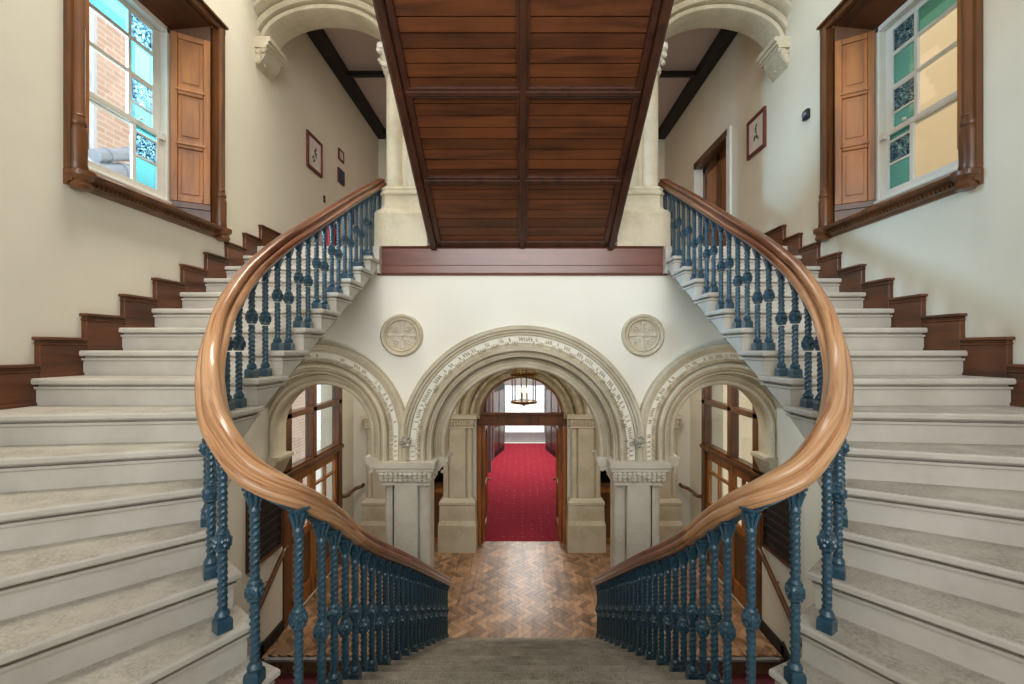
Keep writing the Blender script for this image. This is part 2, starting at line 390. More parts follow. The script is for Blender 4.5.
def carved_row(mb, x0, x1, y, z0, z1, step=.035, r=.018, axis='x'):
    n = max(2, int(abs(x1-x0)/step))
    for i in range(n+1):
        q = x0+(x1-x0)*i/n
        for j in range(3):
            zz = z0+(z1-z0)*(j+.5)/3; k = r*random.uniform(.75, 1.15)
            d = (zz-z0)*.25
            c = (q, y-d, zz) if axis == 'x' else (y+d*(1 if y > 0 else -1)*0, q, zz)
            mb.lump(c, k, (1, .8, 1.2), random.uniform(0, 3))
    return mb
def stone_pier(s):
    cx = s*1.302
    t = thing('stone_pier', 'pale stone pier between arches beside the %s' % ('balustrade of the brick-window stair' if s < 0 else 'balustrade of the beige-window stair'), 'pier', (cx, YA, ZF), 'piers of the hall arcade')
    def P(x, y): return (x, y)
    y0 = -.04
    plan = [(-.235, .0), (-.15, .0), (-.15, .03), (-.13, .03), (-.13, -.045), (-.115, -.06), (.115, -.06), (.13, -.045), (.13, .03), (.15, .03), (.15, .0), (.235, .0), (.255, .02), (.255, .26), (-.255, .26), (-.255, .02)]
    ztop = ZSP - .27 - ZF
    MB().prism(plan, .42, ztop, 'z').build('shaft', 'stone_pale', t)
    mb = MB()
    def grow(d): return [(-.255-d, -.04-d), (.255+d, -.04-d), (.255+d, .26+d), (-.255-d, .26+d)]
    mb.prism(grow(.07), 0, .26).prism(grow(.045), .26, .3).prism(grow(.03), .3, .34).prism(grow(.012), .34, .43)
    mb.build('base', 'stone_pale', t, bevel=.012)
    # capital: necking, flared bell, abacus
    mb = MB(); z = ztop
    rs = []
    for h, d in ((0, .0), (.0, .018), (.025, .018), (.03, .005), (.08, .01), (.13, .03), (.16, .05), (.165, .062), (.185, .062), (.19, .05), (.205, .075), (.27, .08)):
        rs.append([(-.255-d, -.05-d, z+h), (.255+d, -.05-d, z+h), (.255+d, .4, z+h), (-.255-d, .4, z+h)])
    mb.rings(rs); carved_row(mb, -.27, .27, -.075, z+.05, z+.15, .05, .028)
    mb.build('capital', 'stone_pale', t, smooth=30)
    # brackets that carry the inner orders of the arches on either side
    for side, reach in ((-s, 1.302-.255-.86), (s, (XS-RS_IN+.05)-1.302-.255)):
        mb = MB(); e = .255; prof = []
        for i in range(9):
            a = PI/2*i/8; f = i/8; prof.append((e-.05+(reach*.92+.05)*(.45*(1-math.cos(a))+.55*f), z-.06+.25*(.45*math.sin(a)+.55*f)))
        prof = [(e-.1, z-.06)] + prof + [(e+reach*.92, z+.2), (e+reach*.92, z+.215), (e+reach, z+.225), (e+reach, z+.275), (e-.1, z+.275)]
        mb.prism([(side*p, q) for p, q in prof], .11, .46, 'y')
        for i in range(10):
            mb.lump((side*(e+reach*random.uniform(.2, .85)), .112, z+random.uniform(.1, .18)), .02, (1, .6, 1.2), random.uniform(0, 3))
        mb.build('bracket', 'stone_pale', t, smooth=30)
    # small carved boss where the hood moulds meet
    mb = MB()
    mb.lathe([(0, -.13), (.03, -.125), (.05, -.1), (.045, -.05)], (0, 0, z+.5), 14, 'y')
    for i in range(7):
        b = 2*PI*i/7; mb.lump((.045*math.cos(b), -.105, z+.5+.05*math.sin(b)), .024, (1, .8, 1.2), b); mb.build('carved_boss', 'stone_pale', t, smooth=60)
for s in (-1, 1): stone_pier(s)
# responds of the side arches against the side walls
for s in (-1, 1):
    x0, x1 = s*(XW), s*(XS+RS_IN-.05); mb = MB()
    mb.prism([(x0, ZSP-.25), (s*(XW-.03), ZSP-.25), (x1+s*.02, ZSP-.08), (x1+s*.02, ZSP-.06), (x1-s*.02, ZSP-.05), (x1-s*.02, ZSP), (x0, ZSP)], YA+.11, YA+.46, 'y')
    o = mb.build('stone_corbel', 'stone', None, bevel=.008)
    tag(o, 'small stone corbel at the wall under the narrow arch on the %s' % ('brick-window side' if s < 0 else 'beige-window side'), 'corbel', 'corbels of the hall arcade')

def medallion(s):
    t = thing('stone_medallion', 'round carved stone medallion nearer the %s' % ('brick-view window' if s < 0 else 'beige-view window'), 'medallion', (s*1.36, YA, .155), 'medallions over the arches')
    MB().lathe([(.16, .01), (.165, -.03), (.178, -.045), (.192, -.03), (.2, -.045), (.222, -.055), (.24, -.035), (.242, .01)], seg=56, axis='y').build('ring', 'stone', t, smooth=40)
    MB().lathe([(.0, .012), (.17, .012), (.17, -.006), (.165, -.01), (0, -.01)], seg=48, axis='y').build('disc', 'stone', t, smooth=30)
    mb = MB()
    for k in range(4):
        a = PI/2*k
        for i in range(7):
            r = .02+i*.02; w = .012+.016*(i/6)**2
            mb.lump((r*math.cos(a), -.012, r*math.sin(a)), w, (1, .6, 1), a)
        a += PI/4
        for j in range(5):
            b = 2*PI*j/5; mb.lump((.095*math.cos(a)+.026*math.cos(b), -.012, .095*math.sin(a)+.026*math.sin(b)), .017, (1, .6, 1), b)
        mb.lump((.095*math.cos(a), -.016, .095*math.sin(a)), .012)
        for j in range(7):
            b = a-.55+1.1*j/6; mb.lump((.148*math.cos(b), -.012, .148*math.sin(b)), .011, (1, .6, 1))
    mb.lump((0, -.015, 0), .022); mb.build('carving', 'stone_pale', t, smooth=60)
for s in (-1, 1): medallion(s)

# fascia along the upper landing, landing slab
mb = MB(); y = YA
mb.prism([(y+.05, .83), (y-.03, .83), (y-.035, .845), (y-.05, .855), (y-.05, .935), (y-.035, .945), (y-.045, 1.125), (y-.06, 1.14), (y-.085, 1.155), (y-.085, 1.195), (y-.07, 1.205), (y+.05, 1.205)], -1.635, 1.635, 'x')
struct(mb.build('trim_1', 'fascia', None, smooth=30), 'red-brown moulded wooden fascia along the edge of the upper landing', 'fascia')
mb = MB(); mb.box(-XW, XW, YA+.03, 9.42, ZU-.3, ZU); mb.box(-XW, -1.58, 5.02, YA+.04, ZU-.3, ZU-.01); mb.box(1.58, XW, 5.02, YA+.04, ZU-.3, ZU-.01)
struct(mb.build('floor_upper', 'tread'), 'pale stone floor of the upper landing', 'floor')

# ------------------------------------------------------------------ upper arches, columns
def upper_arch(s):
    ca = s*2.24; zc = 3.46
    t = thing('upper_stone_arch', 'moulded stone arch over the corridor %s' % ('with the rose-coloured flower picture on its far wall' if s < 0 else 'with the panelled doorway'), 'arch', (ca, 5.03, zc), 'arches of the upper landing')
    a, b = .67, .37
    def part(name, prof, mat='stone'):
        return arch_sweep(prof, 0, 0, a, b, 0, 44).build(name, mat, t, smooth=30)
    part('inner_order', [(0, .12), (.01, .09), (.035, .075), (.055, .09), (.06, .12), (.08, .13), (.085, .4), (0, .4)])
    part('middle_order', [(.07, .13), (.08, .06), (.105, .04), (.135, .05), (.145, .08), (.16, .085), (.17, .4), (.08, .4)])
    part('outer_order', [(.155, .09), (.165, .0), (.185, -.03), (.215, -.035), (.24, -.01), (.25, .03), (.29, .03), (.3, .4), (.16, .4)])
    part('hood_mould', [(.28, .05), (.285, -.07), (.31, -.12), (.36, -.13), (.38, -.10), (.39, -.15), (.44, -.20), (.48, -.19), (.50, -.12), (.52, .4), (.29, .4)])
    # spandrel wall over the arch
    poly = [(-.95, 0)] + [((-1)*(a+.2)*math.cos(PI*i/30), (b+.2)*math.sin(PI*i/30)) for i in range(31)] + [(1.35, 0), (1.35, 2.9), (-.95, 2.9)]
    poly = [(s*-1*p, q) for p, q in poly]
    o = MB().prism(poly, .06, .38, 'y').build('spandrel', 'plaster', t)
    # corbel on the wall, carved
    xw = s*(XW-abs(ca)); mb = MB()
    for z0, z1, d in ((-.05, .0, .17), (-.09, -.05, .15), (-.12, -.09, .13)):
        mb.box(xw+s*.02, xw-s*d, .0, .38, z0, z1)
    mb.prism([(xw+s*.02, -.12), (xw-s*.12, -.12), (xw-s*.09, -.19), (xw-s*.03, -.28), (xw, -.32), (xw+s*.02, -.32)], .04, .34, 'y')
    for i in range(26):
        h = random.uniform(-.28, -.12); d = .12*(1-(-.12-h)/.2)
        mb.lump((xw-s*random.uniform(0, max(.02, d*.9)), random.choice((.03, .03, .12, .22, .3)), h), .028, (1, 1, 1.2), random.uniform(0, 3))
    mb.build('corbel', 'stone', t, smooth=30)
for s in (-1, 1): upper_arch(s)

def column(s):
    cx = s*1.352
    t = thing('stone_column', 'stone column on a stepped pedestal on the upper landing beside the %s' % ('rail of the brick-window stair' if s < 0 else 'rail of the beige-window stair'), 'column', (cx, 5.35, ZU), 'columns of the upper landing')
    mb = MB()
    def sq(w, z, c=.0): return [(-w+c, -w, z), (w-c, -w, z), (w, -w+c, z), (w, w-c, z), (w-c, w, z), (-w+c, w, z), (-w, w-c, z), (-w, -w+c, z)]
    mb.rings([sq(.295, 0, .001), sq(.295, .365, .001), sq(.28, .395, .001), sq(.25, .43, .03), sq(.245, .45, .05), sq(.24, .58, .05), sq(.255, .595, .05), sq(.255, .62, .05), sq(.24, .635, .05), sq(.245, .66, .05), sq(.235, .685, .05), sq(.22, .69, .05)])
    mb.build('pedestal', 'stone', t, smooth=25)
    # clustered shaft: four rounds about a core
    plan = []
    for k in range(4):
        a0 = PI/4+PI/2*k; c = (.155*math.cos(a0), .155*math.sin(a0))
        for i in range(9):
            a = a0-PI*.62+PI*1.24*i/8; plan.append((c[0]+.1*math.cos(a), c[1]+.1*math.sin(a)))
    MB().prism(plan, .665, 2.0, 'z').build('shaft', 'stone', t, smooth=40)
    mb = MB(); mb.rings([sq(.21, 1.98, .05), sq(.23, 2.0, .05), sq(.21, 2.02, .05), sq(.22, 2.1, .05), sq(.26, 2.2, .04), sq(.28, 2.22, .03), sq(.28, 2.28, .03)])
    for i in range(70):
        a = random.uniform(0, 2*PI); h = random.uniform(1.99, 2.2); w = .215+.07*((h-2)/.2)**2
        mb.lump((w*max(-1, min(1, 1.25*math.cos(a))), w*max(-1, min(1, 1.25*math.sin(a))), h), .034, (1, 1, 1.2), random.uniform(0, 3))
    mb.build('capital', 'stone_pale', t, smooth=40)
for s in (-1, 1): column(s)

# ------------------------------------------------------------------ upper flight, seen from below
TP = .64
def sof(x, y, h=0):
    """a point h below the plane of the boarded soffit"""
    l = math.hypot(1, TP); return (x, y - h*TP/l, 1.17 + TP*(5.13-y) - h/l)
def sbox(mb, x0, x1, ya, yb, h0, h1):
    mb.hexa([sof(x0, ya, h1), sof(x1, ya, h1), sof(x1, yb, h1), sof(x0, yb, h1), sof(x0, ya, h0), sof(x1, ya, h0), sof(x1, yb, h0), sof(x0, yb, h0)])
t = thing('wooden_stair_flight', 'dark wooden stair flight overhead, its boarded underside panelled by battens', 'staircase', (0, 5.13, 1.17))
tl = Vector((0, 5.13, 1.17))
def tpart(mb, name, mat, **k):
    o = mb.build(name, mat, t, **k); o.location = -tl; return o
cuts = [5.1, 4.384, 3.683, 2.982, 2.281, 1.58]
for i in range(5):
    for a, b in ((-.93, -.04), (.04, .93)):
        mb = MB(); n = 8 if i else 7; y1, y0 = cuts[i], cuts[i+1]
        for k in range(n):
            ya = y0+(y1-y0)*k/n; yb = y0+(y1-y0)*(k+1)/n
            sbox(mb, a, b, ya+.004, yb-.004, -.02, .012+random.uniform(0, .003))
        sbox(mb, a, b, y0, y1, -.05, -.02)
        tpart(mb, 'boarded_panel', 'plank')
mb = MB(); sbox(mb, -.05, .05, 1.5, 5.12, -.03, .05); sbox(mb, -.025, .025, 1.5, 5.12, .05, .07); tpart(mb, 'centre_batten', 'batten', bevel=.008)
for y in cuts[1:-1]:
    mb = MB(); sbox(mb, -.95, .95, y-.035, y+.035, -.03, .045); sbox(mb, -.95, .95, y-.015, y+.015, .045, .062); tpart(mb, 'cross_batten', 'batten', bevel=.008)
mb = MB(); sbox(mb, -.95, .95, 5.05, 5.12, -.03, .05); tpart(mb, 'foot_batten', 'batten', bevel=.008)
for s in (-1, 1):
    mb = MB()
    sbox(mb, s*.90, s*.955, 1.5, 5.12, -.03, .05); sbox(mb, s*.955, s*1.02, 1.5, 5.12, -.28, .09); sbox(mb, s*.97, s*1.045, 1.5, 5.12, -.28, .03)
    tpart(mb, 'string_board', 'batten', bevel=.008)
mb = MB(); sbox(mb, -.96, .96, 1.5, 5.12, -.1, -.04); tpart(mb, 'carriage', 'dark_wood')
for k in range(14):
    y = 4.95-k*.258; z = 1.165+.165*(k+1)+.24
    tpart(MB().box(-.96, .96, y-.27, y+.03, z-.03, z).box(-.96, .96, y-.005, y+.015, z-.165, z-.03), 'wooden_tread', 'dark_wood')
struct(MB().box(-1.1, 1.1, -1.5, 1.5, 3.42, 3.62).build('floor_half_landing_upper', 'dark_wood'), 'wooden half landing overhead', 'floor')

# ------------------------------------------------------------------ side flights
NOSE = .03
# nosing line of each tread k: inner end, outer end at the wall
EDGE = {1: ((-1.02, 1.90), (-2.46, -1.48)), 2: ((-1.15, 1.955), (-XW+.003, -1.16)), 3: ((-1.272, 2.05), (-XW+.003, -.10)), 4: ((-1.395, 2.157), (-XW+.003, .62)),
        5: ((-1.475, 2.255), (-XW+.003, 1.36)), 6: ((-1.54, 2.366), (-XW+.003, 1.93)), 7: ((-1.575, 2.49), (-XW+.003, 2.32))}
for k in range(8, 17): EDGE[k] = ((-1.575, 2.70+.2945*(k-8)), (-XW+.003, 2.70+.2945*(k-8)))
EDGE[17] = ((-1.575, 5.4), (-XW+.003, 5.4))
def zk(k): return ZU-(16-k)*R
def shift(line, d):
    (a, b), (c, e) = line; v = Vector((a-c, b-e)).normalized(); n = Vector((-v.y, v.x))
    if n.y < 0: n = -n                                       # towards the next step
    return ((a+n.x*d, b+n.y*d), (c+n.x*d, e+n.y*d))
def inset(line, d):                                          # shorten at the inner end
    (a, b), (c, e) = line; v = Vector((c-a, e-b)).normalized(); return ((a+v.x*d, b+v.y*d), (c, e))
BACKY = -1.48
def side_flight(s):
    what = 'window facing the pink brick building' if s < 0 else 'window facing the sunlit beige wall'
    t = thing('stone_staircase', 'pale stone stair curving up along the wall under the '+what, 'staircase', (s*2.2, 2.5, ZL), 'flights of the double staircase')
    for k in range(1, 17):
        z = zk(k); f, b = EDGE[k], EDGE[k+1]
        bb = shift(b, NOSE+.03)
        def poly(f, bk, d):
            P = [f[0], f[1]]
            if k == 1: P += [(-XW+.003, BACKY)]
            P += [bk[1], bk[0]]
            return P
        mb = MB()
        top = poly(f, bb, 0)
        # rounded nosing: slab in four layers
        def layer(d, z0, z1, d2=None):
            d2 = d if d2 is None else d2
            pa, pb = poly(inset(shift(f, d), d), inset(bb, d), 0), poly(inset(shift(f, d2), d2), inset(bb, d2), 0)
            n = len(pa); mb.add([(-s*p[0], p[1], z0) for p in pa]+[(-s*p[0], p[1], z1) for p in pb],
                [tuple(range(n)), tuple(range(2*n-1, n-1, -1))]+[(i, (i+1) % n, n+(i+1) % n, n+i) for i in range(n)])
        layer(.0, z-.03, z-.012); layer(.0, z-.012, z-.003, .004); layer(.004, z-.003, z, .012); layer(.008, z-.038, z-.03, 0)
        layer(NOSE+.014, z-.051, z-.038); layer(NOSE-.012, z-.066, z-.051, NOSE-.016); layer(NOSE+.004, z-.072, z-.066)
        # body with a sloping underside
        fr, bk = inset(shift(f, NOSE), .025), inset(shift(b, NOSE), .025)
        pf = poly(fr, bk, 0); n = len(pf)
        low = [z-.225]*n
        for i in (n-1, n-2): low[i] = z-.06
        mb.add([(-s*p[0], p[1], l) for p, l in zip(pf, low)]+[(-s*p[0], p[1], z-.07) for p in pf],
               [tuple(range(n)), tuple(range(2*n-1, n-1, -1))]+[(i, (i+1) % n, n+(i+1) % n, n+i) for i in range(n)])
        o = mb.build('step', 'tread', t); o.location = (-s*2.2, -2.5, -ZL)
    # stepped dark skirting along the wall
    base = sempty('baseboard_'+SIDE[s], 'stepped dark wooden skirting climbing the wall with the stair below the '+what, 'skirting')
    for k in range(4, 17):
        z = zk(k); y0 = EDGE[k][1][1]+.045; y1 = EDGE[k+1][1][1]+.045
        if k == 16: y1 = 6.4
        mb = MB(); h = .25
        xs = lambda d: s*(XW-d)
        mb.box(s*(XW+.01), xs(.036), y0+.008, y1+.004, z-.03, z+h-.05)
        mb.box(s*(XW+.01), xs(.042), y0+.003, y1+.004, z+h-.05, z+h-.035)
        mb.box(s*(XW+.01), xs(.037), y0+.007, y1+.004, z+h-.035, z+h-.02)
        mb.box(s*(XW+.01), xs(.052), y0-.008, y1+.004, z+h-.02, z+h)
        mb.box(s*(XW+.01), xs(.043), y0+.003, y1+.004, z-.03, z+.02)
        mb.build('skirting_block', 'skirting', base, bevel=.006)
for s in (-1, 1): side_flight(s)

# half landing (under the viewpoint)
P = [(-1.0, 1.94), (-1.02, 1.88), (-2.46, -1.5), (2.46, -1.5), (1.02, 1.88), (1.0, 1.94)]
mb = MB().prism(P, ZL-.22, ZL); struct(mb.build('floor_half_landing', 'tread'), 'stone half landing between the flights', 'floor')

# ------------------------------------------------------------------ central flight down to the hall
RJ, GJ, YJ = (ZL-ZF)/13, .272, 1.94
t = thing('stone_staircase', 'wide worn grey stone flight descending to the parquet between the blue balustrades', 'staircase', (0, YJ, ZL), 'flights of the double staircase')
for j in range(1, 13):
    z = ZL-RJ*j; y0 = YJ+GJ*(j-1)-.02; y1 = YJ+GJ*j+.03; w = .985
    mb = MB()
    mb.prism([(y0, z-.05), (y1-.03, z-.05), (y1-.02, z-.035), (y1, z-.03), (y1+.004, z-.015), (y1-.004, z-.003), (y1-.016, z), (y0, z)], -w, w, 'x')
    mb.prism([(y0, z-.05), (y1-.03, z-.05), (y1-.03, z-RJ-.02), (y0, z-.24)], -w+.03, w-.03, 'x')
    o = mb.build('step', 'tread_grey', t); o.location = (0, -YJ, -ZL)
for s in (-1, 1):
    pl = [(1.9, ZL-.2), (1.9, -5.4), (5.18, -5.4), (5.18, ZF)]
    MBp = MB().prism(pl, s*.93, s*.90, 'x'); struct(MBp.build('wall_spandrel_'+SIDE[s], 'plaster_hall'), 'plaster spandrel below the central flight', 'wall')

# ------------------------------------------------------------------ balustrades
RAIL = [(-1.645, 5.36, 1.955), (-1.66, 5.25, 1.91), (-1.66, 5.06, 1.80), (-1.66, 4.6, 1.555), (-1.66, 4.1, 1.275), (-1.66, 3.6, .99), (-1.66, 3.2, .765), (-1.661, 2.9, .57),
        (-1.66, 2.70, .415), (-1.648, 2.5, .209), (-1.622, 2.38, .03), (-1.565, 2.27, -.09), (-1.485, 2.155, -.175), (-1.362, 1.995, -.265),
        (-1.25, 1.885, -.345), (-1.10, 1.815, -.475), (-.97, 1.85, -.575), (-.915, 2.0, -.69), (-.905, 2.16, -.80), (-.905, 2.30, -.90), (-.905, 2.5, -1.04), (-.905, 2.8, -1.225),
        (-.905, 3.4, -1.568), (-.905, 4.0, -1.92), (-.905, 4.8, -2.395), (-.905, 5.47, -2.79)]
RPROF = [(0, .05), (.018, .048), (.031, .041), (.038, .029), (.036, .018), (.030, .013), (.029, .006), (.036, .003), (.041, .005), (.052, -.002), (.061, -.014), (.062, -.026), (.055, -.035), (.050, -.036), (.050, -.043), (.045, -.05), (.02, -.052), (0, -.052)]
RPROF = RPROF + [(-x, y) for x, y in RPROF[-2:0:-1]]
def shaft_mesh(L):
    """twisted iron bar of a baluster, length L from tread to rail"""
    key = round(L, 2)
    if key in shaft_mesh.cache: return shaft_mesh.cache[key]
    mb = MB(); L = key
    def twist(z0, z1, r=.0172):
        n = max(8, int((z1-z0)/.0045)); rs = []
        for i in range(n+1):
            z = z0+(z1-z0)*i/n; a0 = z*76; e = min(1, i/3, (n-i)/3)
            rs.append([((r+.0032*e*math.cos(3*(t_-a0)))*math.cos(t_), (r+.0032*e*math.cos(3*(t_-a0)))*math.sin(t_), z) for t_ in [2*PI*q/12 for q in range(12)]])
        mb.rings(rs)
    twist(.085, .325); twist(.41, L-.1)
    mb.lathe([(.02, .33), (.027, .335), (.027, .345), (.02, .35)], seg=12); mb.lathe([(.019, .4), (.026, .405), (.019, .415)], seg=12)
    o = mb.build('baluster', 'iron', None, smooth=50); me = o.data; bpy.data.objects.remove(o); shaft_mesh.cache[key] = me; return me
shaft_mesh.cache = {}
def proto(mb, name, **k):
    o = mb.build(name, 'iron', None, **k); me = o.data; bpy.data.objects.remove(o); return me
mb = MB(); w = .029; mb.box(-w, w, -w, w, 0, .04)
mb.rings([[(a*q, b*q, h) for a, b in ((-1,-1),(1,-1),(1,1),(-1,1))] for q, h in ((w, .04), (.026, .052), (.02, .056))])
mb.lathe([(.018, .05), (.026, .058), (.029, .068), (.025, .078), (.019, .086)], seg=14)
BASE = proto(mb, 'base_block', smooth=30)
mb = MB(); q = .027
def sqr(r, z, c): return [(-r+c, -r, z), (r-c, -r, z), (r, -r+c, z), (r, r-c, z), (r-c, r, z), (-r+c, r, z), (-r, r-c, z), (-r, -r+c, z)]
mb.rings([sqr(.018, -.04, .008), sqr(.024, -.03, .01), sqr(.032, -.02, .004), sqr(.033, 0, .003), sqr(.032, .02, .004), sqr(.024, .032, .01), sqr(.018, .042, .008)])
for k in range(4):
    a = PI/2*k
    for da, dz, r in ((-.35, .008, .012), (.35, .008, .012), (0, -.012, .012), (0, .012, .009)):
        mb.lump((.034*math.cos(a+da), .034*math.sin(a+da), dz), r, (1, 1, 1.1))
    a += PI/4; mb.lump((.026*math.cos(a), .026*math.sin(a), .032), .011); mb.lump((.026*math.cos(a), .026*math.sin(a), -.032), .011)
mb.v = [(p[0]*.82, p[1]*.82, p[2]*.9) for p in mb.v]
KNOP = proto(mb, 'knop', smooth=40)
mb = MB()   # leaf capital, origin at its top
mb.lathe([(.018, -.102), (.025, -.1), (.027, -.092), (.024, -.084), (.02, -.08), (.02, -.055), (.025, -.03), (.034, -.012), (.036, 0)], seg=14)
for k in range(8):
    a = 2*PI*k/8; mb.tube([(.02*math.cos(a), .02*math.sin(a), -.075), (.027*math.cos(a), .027*math.sin(a), -.045), (.04*math.cos(a), .04*math.sin(a), -.018), (.046*math.cos(a), .046*math.sin(a), -.024)], [.006, .009, .008, .004], 6)
mb.rings([sqr(.036, -.008, .004), sqr(.04, -.004, .004), sqr(.04, .004, .004)])
mb.v = [(p[0]*.84, p[1]*.84, p[2]) for p in mb.v]
CAP = proto(mb, 'leaf_capital', smooth=40)

def balustrade(s):
    side = 'brick' if s < 0 else 'beige'
    t = thing('balustrade', 'blue iron balustrade with swept wooden handrail on the %s-view window side' % side, 'balustrade', (0, 0, 0), 'balustrades of the double staircase')
    path = catmull(RAIL, 8)
    # handrail swept with a moulded profile, carrying its run length and its wear
    rings, run, wear = [], [], []; acc = 0
    pts = [Vector((-s*p[0], p[1], p[2])) for p in path]
    for i, p in enumerate(pts):
        T = (pts[min(i+1, len(pts)-1)]-pts[max(i-1, 0)]).normalized()
        H = Vector((T.x, T.y, 0)).normalized(); side_v = Vector((H.y, -H.x, 0)); up = side_v.cross(T).normalized()
        if up.z < 0: up = -up
        if i: acc += (p-pts[i-1]).length
        rings.append([p+side_v*a+up*b for a, b in RPROF])
        d = abs(i/8-14.5); w = max(0, min(1, 1.25-max(0, d-2.8)*.22))
        if p.z < -1: w = max(.0, .42-.12*(i/8-20))
        for a, b in RPROF: run.append((acc, a, b)); wear.append(w)
    mb = MB(); mb.rings(rings); o = mb.build('handrail', 'rail_wood', t, smooth=50)
    at = o.data.attributes.new('run', 'FLOAT_VECTOR', 'POINT')
    for i in range(len(run)): at.data[i].vector = run[i]
    at = o.data.attributes.new('wear', 'FLOAT', 'POINT')
    for i in range(len(wear)): at.data[i].value = wear[i]
    mb = MB()   # iron bar under the handrail
    rs = []
    for i, p in enumerate(pts):
        T = (pts[min(i+1, len(pts)-1)]-pts[max(i-1, 0)]).normalized(); H = Vector((T.x, T.y, 0)).normalized(); sv = Vector((H.y, -H.x, 0)); up = sv.cross(T).normalized()
        if up.z < 0: up = -up
        rs.append([p+sv*a+up*b for a, b in ((-.02, -.047), (.02, -.047), (.02, -.06), (-.02, -.06))])
    mb.rings(rs).build('iron_band', 'iron', t)
    def rail_at(x, y):
        return min(path, key=lambda p: (p[0]-x)**2+(p[1]-y)**2)
    spots = []
    for n in range(16): spots.append((-1.66, 2.78+.147*n, zk(8+n//2)))
    spots += [(-1.67, 5.14, ZU), (-1.655, 5.25, ZU), (-1.645, 5.34, ZU)]
    spots += [(-1.658, 2.65, zk(7)), (-1.646, 2.52, zk(7)), (-1.62, 2.40, zk(6)), (-1.572, 2.29, zk(5)), (-1.505, 2.165, zk(4)), (-1.377, 2.0, zk(3)), (-1.252, 1.885, zk(2)), (-1.075, 1.81, zk(1)), (-.925, 1.86, ZL)]
    for j in range(1, 13):
        for f in (.26, .76): spots.append((-.905, YJ+GJ*(j-1+f)+.02, ZL-RJ*j))
    spots += [(-.905, 5.28, ZF), (-.905, 5.42, ZF)]
    for x, y, z in spots:
        # height of the rail over this spot
        best = None
        for a, b in zip(path, path[1:]):
            ab = Vector((b[0]-a[0], b[1]-a[1])); q = Vector((x-a[0], y-a[1])); f = max(0, min(1, q.dot(ab)/max(1e-9, ab.dot(ab))))
            d = (q-ab*f).length
            if best is None or d < best[0]: best = (d, a[2]+(b[2]-a[2])*f, ab)
        L = round(best[1]-.052-z, 2); ang = math.atan2(best[2].y, -s*best[2].x)
        o = bpy.data.objects.new('baluster', shaft_mesh(L)); C.objects.link(o); o.parent = t; o.location = (-s*x, y, z); o.rotation_euler = (0, 0, ang)
        for me, h in ((BASE, 0), (KNOP, .368), (CAP, L)):
            c = bpy.data.objects.new(me.name.split('.')[0], me); C.objects.link(c); c.parent = o; c.location = (0, 0, h)
for s in (-1, 1): balustrade(s)

